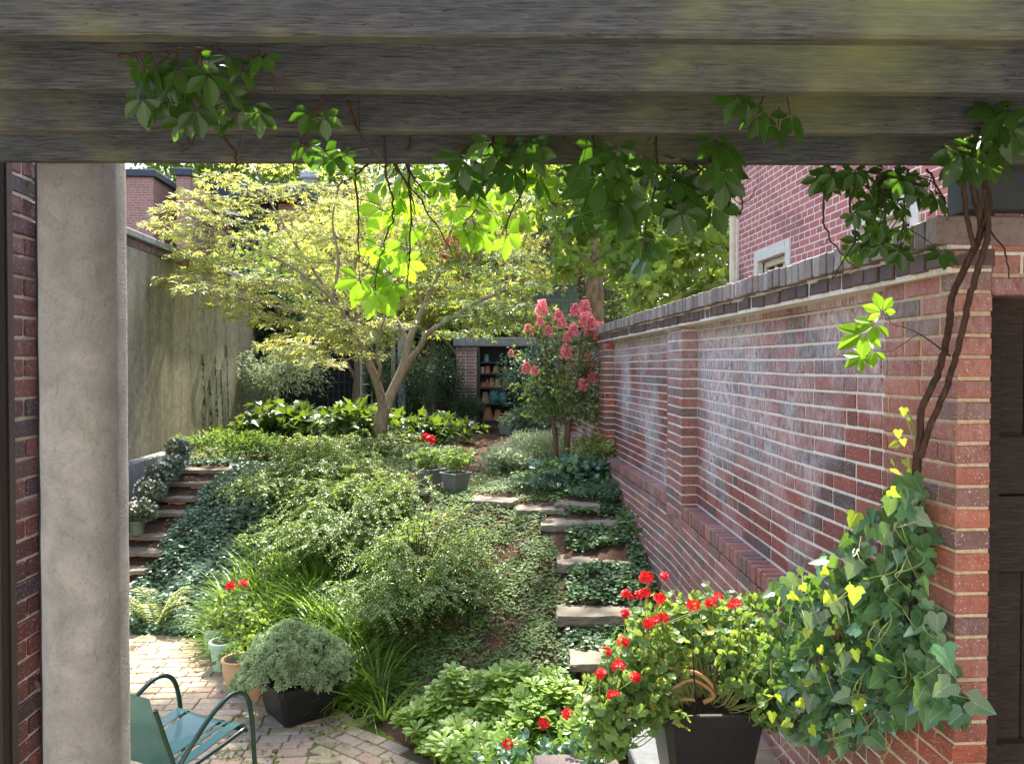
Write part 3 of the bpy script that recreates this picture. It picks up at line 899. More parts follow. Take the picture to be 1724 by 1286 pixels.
# ------------------------------------------------------------------ pergola
per = thing('pergola', CW(0, 1.8, 0), 'weathered timber pergola of parallel rafters across the top', 'pergola')
UND, RH = 2.985, .184
def beam(name, xc0, xc1, d, zb, h, th, mat, slope=.0113, par=per, c=.006, sag=0):
    p0 = CW(xc0, d + slope * xc0, 0); p1 = CW(xc1, d + slope * xc1, 0)
    L = np.linalg.norm(p1 - p0); a = math.atan2(p1[1] - p0[1], p1[0] - p0[0])
    b_ = MB()
    n = 24
    for i in range(1): b_.box((-L / 2, 0, 0), (L / 2, th, h), rnd.random(), 0, c)
    if name == 'rafter':
        a_ = np.arange(8) * math.pi / 4
        for x in np.arange(-L / 2 + .35, L / 2, .66):
            for z in (.045, .135):
                x2, z2 = x + rnd.uniform(-.02, .02), z + rnd.uniform(-.012, .012)
                for y_ in (-.0012, .0006):
                    b_.add(np.stack([x2 + .0042 * np.cos(a_), np.full(8, y_), z2 + .0042 * np.sin(a_)], -1), [tuple(range(8))], .5, 1)
    o = b_.build(name, [mat, M['rust']], par, local=True)
    mid = (p0 + p1) / 2
    o.location = [mid[0] - par.location[0], mid[1] - par.location[1], zb]
    o.rotation_euler = (0, 0, a)
    return o
for i, d in enumerate((.26, .54, .82, 1.10, 1.372, 1.632, 1.915, 2.195)):
    if i < 2: continue
    beam('rafter', -2.6, 1.62 if i == 7 else 2.4, d, UND, RH, .038, M['rafter'])
# ledgers along the side walls carrying the rafters
def ledger(xc, d0, d1, z0, z1, th, mat, name='ledger'):
    b_ = MB(); p = CW(xc, d0, 0); q_ = CW(xc, d1, 0)
    b_.box((0, 0, 0), (th, np.linalg.norm(q_ - p), z1 - z0), .5, 0, .004, rotz(-YAW), (p[0], p[1], z0)); b_.build(name, mat, per)
ledger(-1.56, .4, 2.23, UND - .052, UND - .002, .09, M['rafter'])
ledger(1.40, 2.36, 2.50, 2.885, UND + RH, .9, M['post_paint'], 'bearing_beam')

# ------------------------------------------------------------------ stucco column
col_c = W(143, 700, 2.36)
ct = thing('stucco_column', (col_c[0], col_c[1], 0), 'thick grey stucco column standing in front of the left side', 'column')
b_ = MB()
hw, rr = .110, .085
prof = []
for cx_, cy_, a0 in ((1, 1, 0), (-1, 1, 90), (-1, -1, 180), (1, -1, 270)):
    for k in range(9):
        a = R(a0 + k * 90 / 8); prof.append((cx_ * (hw - rr) + rr * math.cos(a), cy_ * (hw - rr) + rr * math.sin(a)))
prof = np.array(prof); n = len(prof)
zs = np.linspace(0, UND + RH - .01, 60)
V = []
for z in zs:
    w = 1 + .003 * math.sin(z * 3.1) + .002 * math.sin(z * 7.7 + 1)
    V.append(np.concatenate([prof * w, np.full((n, 1), z)], 1))
V = np.concatenate(V)
V[:, :2] += .0007 * np.stack([np.sin(V[:, 2] * 21 + V[:, 0] * 30), np.cos(V[:, 2] * 17 + V[:, 1] * 35)], -1)
i0 = np.arange(len(zs) - 1)[:, None] * n; j = np.arange(n)[None]
V = V @ rotz(-YAW + .08)
b_.add(V + [col_c[0], col_c[1], 0], np.stack([i0 + j, i0 + (j + 1) % n, i0 + n + (j + 1) % n, i0 + n + j], -1).reshape(-1, 4))
b_.build('shaft', M['column'], ct, smooth=True)

# ------------------------------------------------------------------ brick return at the left edge
lw = thing('brick_jamb', (-1.58, 2.7, 0), 'narrow strip of dark old brickwork left of the stucco column', 'wall')
b_ = MB(); brick_run(b_, (-1.475, 2.60, 0), (0, 1, 0), (1, 0, 0), .20, 0, 51, dep=.2, mode='mix', jit=.004); b_.build('brickwork', M['brick_dark'], lw)
b_ = MB(); b_.box((-1.7, 2.606, 0), (-1.484, 2.80, 3.44), .5); b_.build('mortar', M['mortar'], lw)
b_ = MB(); b_.box((-1.475, 2.762, 0), (-1.44, 2.80, 3.45), .5, 0, .004); b_.build('trim_board', M['slate'], lw)
b_ = MB(); b_.box((-1.62, 2.45, 0), (-1.452, 2.595, 3.4), .5, 0, .006); b_.box((-1.452, 2.47, 0), (-1.446, 2.50, 3.4), .5, 0, .002); b_.box((-1.452, 2.55, 0), (-1.447, 2.585, 3.4), .5, 0, .002); b_.build('door_frame', M['gatewood'], lw)

# ------------------------------------------------------------------ stucco garden wall on the left
sw = thing('stucco_wall', (-4.2, 11.5, 0), 'tall stained stucco garden wall along the left side', 'wall')
b_ = MB()
ny, nz_ = 70, 26
ysg = np.linspace(6.0, 17.0, ny); zsg = np.linspace(-.05, 3.9, nz_)
Yg, Zg = np.meshgrid(ysg, zsg)
Xg = -4.1 + .006 * np.sin(Yg * 2.3 + Zg) + .004 * np.sin(Yg * 5.1 - Zg * 3.3)
ii = (np.arange(nz_ - 1)[:, None] * ny + np.arange(ny - 1)[None]).ravel()
b_.add(np.stack([Xg.ravel(), Yg.ravel(), Zg.ravel()], -1), np.stack([ii, ii + 1, ii + ny + 1, ii + ny], -1))
b_.box((-4.32, 6.0, -.05), (-4.115, 17.0, 3.9), .5)
b_.build('wall_body', M['stucco_wall'], sw)
b_ = MB(); brick_run(b_, (-4.085, 6.0, 3.9), (0, 1, 0), (1, 0, 0), 11, 0, 1, course=.11, dep=.24, mode=.07, jit=.004); b_.build('brick_band', M['brick_dark'], sw)
b_ = MB()
for k in range(11): b_.box((-4.36, 6.0 + k, 4.012), (-4.03, 6.995 + k, 4.10), .5, 0, .01)
b_.build('coping', M['concrete'], sw)

# ------------------------------------------------------------------ neighbour's house on the right
hs = thing('brick_house', (6.5, 6.2, 0), 'red brick house with small windows rising behind the right garden wall', 'house')
HX, HY0, HY1, HT = 3.28, 1.0, 9.1, 6.6
wins = [(7.62, 8.58, 2.3, 3.72), (5.40, 6.38, 2.3, 3.70)]
b_ = MB()
def quad(mb, x, y0, y1, z0, z1, mat=0): mb.add([(x, y0, z0), (x, y1, z0), (x, y1, z1), (x, y0, z1)], np.array([[0, 1, 2, 3]]), .5, mat)
yy = [HY0, 5.40, 6.38, 7.62, 8.58, HY1]
for i in range(5):
    if i in (1, 3):
        w = wins[1] if i == 1 else wins[0]
        quad(b_, HX, yy[i], yy[i + 1], 0, w[2]); quad(b_, HX, yy[i], yy[i + 1], w[3], HT)
    else: quad(b_, HX, yy[i], yy[i + 1], 0, HT)
for (y0, y1, z0, z1) in wins:
    for f in ([(HX, y0, z0), (HX + .12, y0, z0), (HX + .12, y0, z1), (HX, y0, z1)], [(HX, y1, z0), (HX + .12, y1, z0), (HX + .12, y1, z1), (HX, y1, z1)],
              [(HX, y0, z1), (HX + .12, y0, z1), (HX + .12, y1, z1), (HX, y1, z1)], [(HX, y0, z0), (HX + .12, y0, z0), (HX + .12, y1, z0), (HX, y1, z0)]):
        b_.add(f, np.array([[0, 1, 2, 3]]), .5)
b_.add([(HX, HY1, 0), (11, HY1, 0), (11, HY1, HT), (HX, HY1, HT)], np.array([[0, 1, 2, 3]]), .5, 1)
b_.add([(HX, HY0, 0), (11, HY0, 0), (11, HY0, HT), (HX, HY0, HT)], np.array([[0, 1, 2, 3]]), .5, 1)
b_.build('wall', [M['house_brick'], M['town_brick']], hs)
b_ = MB(); b_.box((HX - .25, HY0 - .2, HT), (11.2, HY1 + .25, HT + .25), .5, 0, .02); b_.build('roof', M['slate'], hs)
for (y0, y1, z0, z1) in wins:
    f_ = MB()
    for lo, hi in (((HX - .02, y0 + .002, z0), (HX + .05, y0 + .11, z1 - .002)), ((HX - .02, y1 - .11, z0), (HX + .05, y1 - .002, z1 - .002)), ((HX - .025, y0 + .112, z1 - .13), (HX + .05, y1 - .112, z1 - .003))):
        f_.box(lo, hi, .5, 0, .004)
    wf = f_.build('window', M['white_frame'], hs)
    f_ = MB()
    for lo, hi in (((HX + .06, y0 + .11, z0), (HX + .10, y0 + .16, z1 - .13)), ((HX + .06, y1 - .16, z0), (HX + .10, y1 - .11, z1 - .13)), ((HX + .06, y0 + .162, z1 - .20), (HX + .10, y1 - .162, z1 - .13)),
                   ((HX + .07, y0 + .162, 3.02), (HX + .105, y1 - .162, 3.06))):
        f_.box(lo, hi, .5, 0, .003)
    for k in (1, 2):
        yk = y0 + .16 + (y1 - y0 - .32) * k / 3; f_.box((HX + .08, yk - .01, 3.062), (HX + .10, yk + .01, z1 - .202), .5)
    f_.build('sash', M['cream'], wf)
    f_ = MB(); f_.add([(HX + .11, y0, z0), (HX + .11, y1, z0), (HX + .11, y1, z1), (HX + .11, y0, z1)], np.array([[0, 1, 2, 3]])); f_.build('pane', M['glass'], wf)
# tapering corner board and downspout
b_ = MB(); b_.box((HX - .03, HY1 + .004, 0), (HX + .12, HY1 + .13, HT - .02), .5, 0, .006); b_.build('corner_board', M['cream'], hs)
b_ = MB(); b_.tube([(HX - .05, HY1 + .075, 0), (HX - .05, HY1 + .075, HT - .1)], .04, 10); b_.build('downpipe', M['cream'], hs)

# ------------------------------------------------------------------ townhouses beyond the left wall
tw = thing('brick_townhouse', (-6, 22, 0), 'modern brick townhouse with flat dark roof edges beyond the left wall', 'house')
def fw(px0, px1, d, z0, z1, dep, mb, mat=0, c=0.0):
    a = W(px0, 600, d); b = W(px1, 600, d)
    mb.box((a[0], a[1], z0), (b[0], a[1] + dep, z1), .5, mat, c)
zz = lambda py, d: float(W(862, py, d)[2])
b_ = MB(); fw(120, 257, 20.5, 0, zz(297, 20.5), 2.6, b_); b_.build('brick_block', M['town_brick'], tw)
b_ = MB(); a = W(120, 600, 20.45); b = W(258, 600, 20.45); b_.box((a[0], a[1] - .05, zz(297, 20.5) + .002), (b[0] + .05, a[1] + 2.7, zz(284, 20.5)), .5, 0, .02); b_.build('roof_edge', M['slate'], tw)
b_ = MB(); fw(299, 322, 20.5, 0, zz(297, 20.5), 1.6, b_); b_.build('brick_pier', M['town_brick'], tw)
b_ = MB(); a = W(298, 600, 20.45); b = W(323, 600, 20.45); b_.box((a[0] - .03, a[1] - .05, zz(297, 20.5) + .002), (b[0] + .03, a[1] + 1.7, zz(284, 20.5)), .5, 0, .02); b_.build('roof_edge', M['slate'], tw)
b_ = MB(); fw(262, 640, 22.2, zz(332, 22.2), zz(306, 22.2), 5, b_, 0, .02); b_.build('fascia', M['slate'], tw)
b_ = MB(); fw(262, 640, 23.2, 0, zz(332, 22.2) - .01, 4, b_); b_.build('rear_wall', M['slate_wall'], tw)
for x0, x1 in ((345, 390), (470, 520)):
    b_ = MB(); fw(x0, x1, 23.0, 0, zz(332, 22.2) - .02, .18, b_); b_.build('brick_panel', M['town_brick'], tw)
for (x0, x1, y0, y1) in ((278, 297, 340, 420), (336, 352, 340, 400), (372, 420, 395, 440), (560, 600, 340, 400)):
    f_ = MB(); fw(x0, x1, 23.12, zz(y1, 23.1), zz(y0, 23.1), .06, f_, 0, .01); wo = f_.build('window', M['slate'], tw)
    f_ = MB(); fw(x0 + 2, x1 - 2, 23.10, zz(y1 - 3, 23.1), zz(y0 + 3, 23.1), .015, f_); f_.build('pane', M['glass'], wo)
b_ = MB(); a = W(352, 600, 21.4); b = W(400, 600, 21.4); 
b_.add([(a[0], a[1], zz(346, 21.4)), (b[0], b[1], zz(363, 21.4)), (b[0], b[1] + 1.2, zz(358, 22)), (a[0], a[1] + 1.2, zz(341, 22))], np.array([[0, 1, 2, 3]])); 
b_.add([(a[0], a[1], zz(350, 21.4)), (b[0], b[1], zz(367, 21.4)), (b[0], b[1] + 1.2, zz(362, 22)), (a[0], a[1] + 1.2, zz(345, 22))], np.array([[0, 1, 2, 3]])); b_.build('awning', M['white_frame'], tw)
b_ = MB(); fw(352, 470, 20.8, zz(455, 20.8), zz(438, 20.8), .08, b_, 0, .01); fw(352, 470, 20.8, zz(438, 20.8) + .002, zz(434, 20.8), .14, b_, 0, .01); b_.build('balcony', M['slate'], tw)
b_ = MB(); fw(352, 470, 21.6, 0, zz(455, 20.8), 1.5, b_); b_.build('lower_wall', M['town_brick'], tw)
vc = W(522, 303, 24.5)
b_ = MB(); b_.lathe([(.22, -.35), (.22, 0), (.30, .0), (.33, .06), (.3, .12), (.33, .14), (.28, .24), (.12, .31), (0.001, .32)], 16, vc); b_.build('roof_vent', M['whitepot'], tw, smooth=True)

# ------------------------------------------------------------------ house at the back and the garden store
bk = thing('dark_brick_house', (1.5, 21, 0), 'shaded dark brick house half hidden behind the trees at the back', 'house')
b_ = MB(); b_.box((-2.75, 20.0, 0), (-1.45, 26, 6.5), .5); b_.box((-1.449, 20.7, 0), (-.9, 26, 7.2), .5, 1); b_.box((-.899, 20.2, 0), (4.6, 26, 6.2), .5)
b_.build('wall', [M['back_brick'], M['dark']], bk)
b_ = MB(); b_.add([(-.6, 18.4, 3.55), (2.9, 18.4, 3.55), (2.9, 20.19, 4.6), (-.6, 20.19, 4.6)], np.array([[0, 1, 2, 3]])); b_.box((-.6, 18.4, 3.45), (2.9, 18.5, 3.545), .5)
b_.build('shingle_roof', M['shingle'], bk)
b_ = MB(); b_.box((-.55, 18.55, 0), (2.85, 18.7, 3.44), .5); b_.build('porch_wall', M['dark'], bk)
for x0, x1, z0, z1 in ((-.5, .2, 4.85, 5.9), (1.2, 1.9, 4.85, 5.9)):
    f_ = MB(); f_.box((x0, 20.15, z0), (x1, 20.197, z1), .5, 0, .01); wo = f_.build('window', M['slate'], bk)
    f_ = MB(); f_.box((x0 + .06, 20.13, z0 + .06), (x1 - .06, 20.148, z1 - .06), .5); f_.build('pane', M['glass'], wo)

st = thing('pot_store', (.9, 16.5, 1.1), 'open brick niche with a concrete lintel at the back holding shelves of pots', 'garden store')
D0 = 16.2
pl_, pr_ = W(768, 640, D0), W(803, 640, D0)
b_ = MB(); brick_run(b_, (pl_[0], pl_[1], 1.0), (1, 0, 0), (0, -1, 0), pr_[0] - pl_[0], 0, 26, dep=.5)
b_.box((pl_[0] + .006, pl_[1] + .006, 1.0), (pr_[0] - .006, pl_[1] + .5, 2.76), .5, 1)
brick_run(b_, (pl_[0] - .01, pl_[1] - .012, 2.765), (1, 0, 0), (0, -1, 0), pr_[0] - pl_[0] + .02, 0, 1, course=.10, dep=.4, mode=.068)
b_.build('pier', [M['brick_pier'], M['mortar']], st)
b_ = MB(); b_.box((pl_[0] - .06, pl_[1] - .06, 2.868), (1.50, pl_[1] + .7, 3.06), .5, 0, .02); b_.build('lintel', M['concrete'], st)
SX0, SX1, SY = pr_[0] + .03, 1.47, pl_[1]
for x0, x1 in ((SX0 - .028, SX0 + .035), (SX1 - .05, SX1)):
    b_ = MB(); b_.box((x0, SY + .02, 1.0), (x1, SY + .5, 2.866), .5, 0, .004); b_.build('side_board', M['shelfwood'], st)
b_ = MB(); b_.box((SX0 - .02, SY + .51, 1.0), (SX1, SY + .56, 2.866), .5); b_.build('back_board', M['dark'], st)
b_ = MB(); b_.box((SX0 + .037, SY + .10, 1.0), (SX1 - .052, SY + .14, 1.30), .5, 0, .004); b_.build('plinth', M['brownstone'], st)
SH = [zz(y, D0 + .1) for y in (609, 628, 652, 679, 708)]
for z in SH:
    b_ = MB(); b_.box((SX0 + .037, SY + .06, z - .035), (SX1 - .052, SY + .50, z), .5, 0, .004); b_.build('shelf', M['shelfwood'], st)

# dark lattice door, ladder, arbor at the back left
dr = thing('dark_shed', (-3.6, 17.0, 1.1), 'dark shed front with a lattice door in the shade at the back', 'shed')
a = W(470, 640, 16.9); b = W(690, 640, 16.9)
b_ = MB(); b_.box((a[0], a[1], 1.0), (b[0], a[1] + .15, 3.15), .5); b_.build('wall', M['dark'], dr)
b_ = MB(); b_.box((a[0] - .2, a[1] - .3, 3.152), (b[0] + .2, a[1] + 2, 3.27), .5, 0, .02); b_.build('roof', M['slate'], dr)
a = W(552, 640, 16.8); b = W(607, 640, 16.8)
b_ = MB()
for k in range(7):
    x = a[0] + (b[0] - a[0]) * k / 6; b_.box((x - .012, a[1] - .012, 1.1), (x + .012, a[1], 2.7), .5)
for k in range(9):
    z = 1.15 + k * .19; b_.box((a[0], a[1] - .026, z), (b[0], a[1] - .014, z + .022), .5)
b_.build('lattice_door', M['slate'], dr)
ld = thing('wooden_ladder', W(616, 690, 15.6), 'slim grey ladder leaning upright beside the dark lattice door', 'ladder')
for px in (608, 626):
    b_ = MB(); p0 = W(px, 700, 15.6); p1 = W(px, 553, 15.9); b_.tube([p0, p1], .024 if px == 608 else .018, 6); b_.build('rail', M['greypost'], ld)
for k in range(8):
    b_ = MB(); y = 683 - k * 18; d = 15.6 + .3 * k / 8; b_.tube([W(608, y, d), W(626, y, d)], .016, 6); b_.build('rung', M['greypost'], ld)
ab = thing('grey_arbor', W(660, 690, 16.3), 'grey timber arbor frame rising behind the forked tree trunk', 'arbor')
for px, w in ((640, .05), (662, .045), (676, .075)):
    p = W(px, 600, 16.3); b_ = MB(); b_.box((p[0] - w, p[1] - w, 1.0), (p[0] + w, p[1] + w, zz(557, 16.3)), .5, 0, .006); b_.build('post', M['greypost'], ab)
p = W(634, 600, 16.2); q_ = W(690, 600, 16.2)
b_ = MB(); b_.box((p[0], p[1] - .06, zz(557, 16.3) + .002), (q_[0], p[1] + .1, zz(545, 16.3)), .5, 0, .01); b_.build('beam', M['greypost'], ab)

# ------------------------------------------------------------------ pots on the shelves
def potprof(h, r0, r1, rim=.2):
    return [(0.001, 0), (r0, 0), (r0 + (r1 - r0) * (1 - rim), h * (1 - rim)), (r1 * 1.06, h * (1 - rim)), (r1 * 1.08, h), (r1 * .95, h), (r1 * .9, h * .9), (0.001, h * .88)]
def shelf_pot(k, px, h, r0, r1, mat, label, upside=True, prof=None, name='flower_pot', cat='pot', dy=.0):
    p = W(px, 640, D0 + .28 + dy)
    t = thing(name, (p[0], p[1], SH[k] + .002), label, cat, 'pots stored on the niche shelves')
    pr = prof or potprof(h, r0, r1)
    b_ = MB()
    if upside and prof is None: pr = [(r, h - z) for r, z in pr]
    b_.lathe(pr, 20, (p[0], p[1], SH[k] + .002)); 
    b_.build('body', M[mat], t, smooth=False)
    return t
def jarprof(h, r): return [(0.001, 0), (r * .7, 0), (r * .98, h * .3), (r, h * .6), (r * .8, h * .9), (r * .85, h), (r * .7, h), (r * .65, h * .85), (.001, h * .8)]
shelf_pot(0, 819, .155, .05, .065, 'teal', 'pale teal pot upside down alone on the topmost shelf')
shelf_pot(1, 812, .13, .036, .046, 'whitepot', 'small white pot standing at the left of the second shelf', False)
shelf_pot(1, 821, .15, .042, .06, 'terracotta', 'terracotta pot beside the white pot on the second shelf')
shelf_pot(1, 835, .145, .045, .07, 'terra_pale', 'pale dusty clay pot in the middle of the second shelf')
shelf_pot(1, 851, .13, .04, .06, 'terracotta', 'clay pot at the right of the second shelf behind leaves')
shelf_pot(2, 814, .10, .05, .085, 'terracotta', 'wide low reddish bowl at the left of the third shelf')
shelf_pot(2, 813, .19, .03, .05, 'brownstone', 'dark brown bottle behind the wide bowl on the third shelf', prof=[(.001, 0), (.045, 0), (.045, .11), (.02, .15), (.018, .2), (.001, .2)], name='bottle', cat='bottle', dy=.16)
shelf_pot(2, 820, .18, .03, .05, 'terra_pale', 'tall pale clay bottle beside the bowl on the third shelf', prof=[(.001, 0), (.04, 0), (.042, .1), (.02, .15), (.022, .18), (.001, .18)], name='bottle', cat='bottle', dy=.1)
shelf_pot(2, 828, .19, .042, .066, 'terracotta', 'tall orange clay pot stack in the middle of the third shelf')
shelf_pot(2, 838, .18, .045, .075, 'terra_pale', 'pale clay pot right of the orange stack on the third shelf')
shelf_pot(2, 851, .17, .045, .07, 'terracotta', 'clay pot at the right end of the third shelf')
shelf_pot(3, 817, .24, .045, .095, 'terra_pale', 'large pale clay cone of a pot upside down left of the teal jar')
shelf_pot(3, 832, .26, .1, .12, 'teal', 'big round teal glazed jar on the fourth shelf', prof=jarprof(.27, .13), name='glazed_jar', cat='jar')
shelf_pot(3, 847, .25, .1, .11, 'teal', 'ribbed teal jar half covered by leaves on the fourth shelf', prof=jarprof(.25, .11), name='glazed_jar', cat='jar')
shelf_pot(4, 821, .28, .075, .125, 'terracotta', 'largest clay pot, upside down at the left of the lowest shelf')
shelf_pot(4, 838, .22, .06, .1, 'terracotta', 'middle upturned clay pot on the lowest shelf')
shelf_pot(4, 853, .19, .055, .085, 'terra_pale', 'smaller clay pot at the right end of the lowest shelf')

# ------------------------------------------------------------------ stone steps
def slab_mesh(cx, cy, w, dpt, zt, th, mat, parent, name='slab', rz=0, seed=0):
    r_ = random.Random(seed)
    nx_, nseg = 14, 5
    out = []
    ph = [r_.uniform(0, 6) for _ in range(4)]
    wob = lambda s_, k: .007 * math.sin(s_ * 9 + ph[k]) + .004 * math.sin(s_ * 23 + ph[(k + 1) % 4]) + r_.uniform(-.002, .002)
    for i in range(nx_ + 1): s_ = -w / 2 + w * i / nx_; out.append((s_, -dpt / 2 + wob(s_, 0)))
    for i in range(1, nseg): s_ = -dpt / 2 + dpt * i / nseg; out.append((w / 2 + wob(s_, 1), s_))
    for i in range(nx_ + 1): s_ = w / 2 - w * i / nx_; out.append((s_, dpt / 2 + wob(s_, 2)))
    for i in range(1, nseg): s_ = dpt / 2 - dpt * i / nseg; out.append((-w / 2 + wob(s_, 3), s_))
    out = np.array(out); n = len(out)
    mb = MB()
    rings = []
    for sc, z in ((.985, -th), (1.0, -th * .75), (.99, -th * .5), (1.003, -th * .25), (.998, -.012), (.985, 0)):
        o_ = out * [1 - (1 - sc) * .7, 1 - (1 - sc) * 1.6] + [[r_.uniform(-.004, .004), r_.uniform(-.005, .005)] for _ in range(n)]
        zz_ = np.array([z + r_.uniform(-.003, .003) for _ in range(n)])
        rings.append(np.concatenate([o_, zz_[:, None]], 1))
    V = np.concatenate(rings) @ rotz(rz) + [cx, cy, zt]
    m = len(rings)
    i0 = np.arange(m - 1)[:, None] * n; j = np.arange(n)[None]
    mb.add(V, np.stack([i0 + j, i0 + (j + 1) % n, i0 + n + (j + 1) % n, i0 + n + j], -1).reshape(-1, 4))
    # top as a fan with a slightly uneven middle
    ctr = np.array([[cx, cy, zt - .002]])
    top = V[(m - 1) * n:]
    mb.add(np.concatenate([top, ctr]), [(k, (k + 1) % n, n) for k in range(n)])
    return mb.build(name, mat, parent)

STEP_RECTS = []
rlab = ['lowest right hand stone step, half hidden behind the geraniums', 'sunlit second stone step from the bottom of the right hand flight', 'third stone step on the right with a dark split along its face',
        'short fourth stone step on the right with rounded ends', 'wide topmost stone step of the right hand flight']
for i, (px, wpx, yb, yf, d, th) in enumerate(((1008, 104, 1156, 1185, 4.98, .05), (1010, 106, 1090, 1118, 5.26, .05), (1002, 132, 1017, 1037, 5.8, .075), (1000, 128, 930, 948, 6.55, .075), (992, 164, 866, 886, 7.2, .06))):
    p = W(px, (yb + yf) / 2, d)
    t = thing('stone_step', (p[0], p[1], p[2] - th), rlab[i], 'step', 'stone steps up the right side')
    zt = p[2]
    STEP_RECTS.append((p[0], p[1], wpx * d / F / 2 - .02, .12))
    df = (CAMZ - zt) * F / (yf - 621); db = (CAMZ - zt) * F / (yb - 621)
    slab_mesh(p[0], p[1], wpx * d / F, max(.27, min(.42, db - df)), zt, th, M['flag'], t, 'slab', -YAW + rnd.uniform(-.03, .03), i)
    if i in (0, 1, 4):
        b_ = MB(); w2 = wpx * d / F * .62; b_.box((-w2 / 2, -.08, -.15), (w2 / 2, .05, -.002), .5, 0, .012, rotz(-YAW), (p[0], p[1], zt - th)); b_.build('riser', M['flag'], t)
llab = ['topmost left step, two bricks showing under its edge', 'second left step from the top, a single pale brick under it', 'third left step from the top beside white begonias', 'middle left step with ivy creeping under its edge',
        'left step just above a pale bare tread', 'pale bare left step near the foot of the flight', 'lowest visible left step beside the column', 'left step hidden low behind the column']
LST = [(320, 400, 791, 9.6), (292, 372, 813, 9.3), (268, 345, 838, 9.0), (246, 325, 863, 8.7), (214, 300, 902, 8.3), (196, 280, 929, 8.0), (180, 250, 960, 7.75), (150, 225, 990, 7.5)]
for i, (x0, x1, y, d) in enumerate(LST):
    p0 = W(x0, y, d); p1 = W(x1, y, d); c = (p0 + p1) / 2
    t = thing('stone_step', (c[0], c[1] + .16, c[2] - .05), llab[i], 'step', 'stone steps along the left wall')
    slab_mesh(c[0] - .12, c[1] + .16, p1[0] - p0[0] + .16, .34, c[2], .045, M['flag'], t, 'slab', -YAW + rnd.uniform(-.03, .03), 20 + i)
    STEP_RECTS.append((c[0] - .14, c[1] + .16, (p1[0] - p0[0]) / 2 + .02, .17))
    nb_ = 2 if i in (0, 1, 4) else 1
    for k in range(nb_ if i < 3 else 0):
        b_ = MB(); xb = p0[0] + .10 + k * .25 + .1 * (i % 2)
        b_.box((xb, c[1] + .02, c[2] - .105), (xb + .2, c[1] + .12, c[2] - .048), rnd.random(), 0, .005)
        b_.build('riser_brick', M['terra_pale'] if i == 1 else M['terracotta'], t)
# low kerb between the steps and the wall
kb = MB(); 
for k in range(4): kb.box((-4.05, 8.1 + k * .62, ground(-3.9, 8.1 + k * .62) - .3), (-3.9, 8.7 + k * .62, 1.30 + .0 * k), .5, 0, .02)
tag(kb.build('stone_kerb', M['concrete']), 'pale low kerb against the stucco wall beside the left steps', 'kerb')
# flat flagstones of the path
for i, (px, py, w_, d_) in enumerate(((905, 852, .46, .40), (832, 838, .5, .42), (975, 845, .45, .35), (700, 822, .45, .4))):
    p = G(px, py, .02)
    t = thing('flagstone', (p[0], p[1], p[2] - .03), ['grey flagstone set in the path above the right steps', 'small flagstone right of the twin grey planters', 'flagstone edge showing beneath the clipped mound', 'flagstone under the twin grey planters'][i], 'flagstone', 'flagstones of the upper path')
    STEP_RECTS.append((p[0], p[1], w_ * .42, d_ * .38)); slab_mesh(p[0], p[1], w_, d_, p[2], .05, M['flag'], t, 'slab', rnd.uniform(-.4, .4), 40 + i)
# ------------------------------------------------------------------ trees
def limb(mb, pts, r, n=8, k=8, wig=.0):
    p = spline(pts, k)
    if wig: p[1:-1] += rng.normal(0, wig, (len(p) - 2, 3))
    mb.tube(p, r, n)
    return p

# Japanese maple: forked trunk, spreading layered crown
mp_base = W(640, 752, 11.6); mp_base[2] = float(ground(mp_base[0], mp_base[1])) - .05
mpl = thing('maple_tree', mp_base, 'yellow green Japanese maple with a forked tan trunk in the middle of the garden', 'tree')
tb = MB()
WP = lambda px, py, d: W(px, py, d)
limb(tb, [mp_base, WP(640, 720, 11.6), WP(643, 700, 11.6), WP(648, 686, 11.6)], (.115, .095), 12)
left_ = limb(tb, [WP(645, 698, 11.6), WP(641, 668, 11.5), WP(630, 632, 11.3), WP(618, 606, 11.2), WP(602, 575, 11.0), WP(585, 540, 10.9)], (.075, .035), 10)
right_ = limb(tb, [WP(648, 692, 11.6), WP(657, 667, 11.7), WP(670, 638, 11.8), WP(681, 610, 11.9), WP(687, 580, 12.0), WP(697, 553, 12.1), WP(712, 520, 12.2), WP(735, 470, 12.3)], (.085, .035), 10)
rr2 = limb(tb, [WP(674, 634, 11.8), WP(690, 606, 11.7), WP(706, 586, 11.6), WP(722, 560, 11.4), WP(755, 540, 11.2), WP(800, 510, 11.0), WP(850, 490, 10.9)], (.06, .02), 9)
r3 = limb(tb, [WP(687, 580, 12.0), WP(676, 552, 12.2), WP(655, 520, 12.4), WP(640, 480, 12.5), WP(620, 430, 12.6)], (.04, .018), 8)
r4 = limb(tb, [WP(634, 648, 11.35), WP(640, 620, 11.2), WP(634, 600, 11.1), WP(640, 560, 11.0), WP(660, 500, 10.8)], (.028, .012), 8)
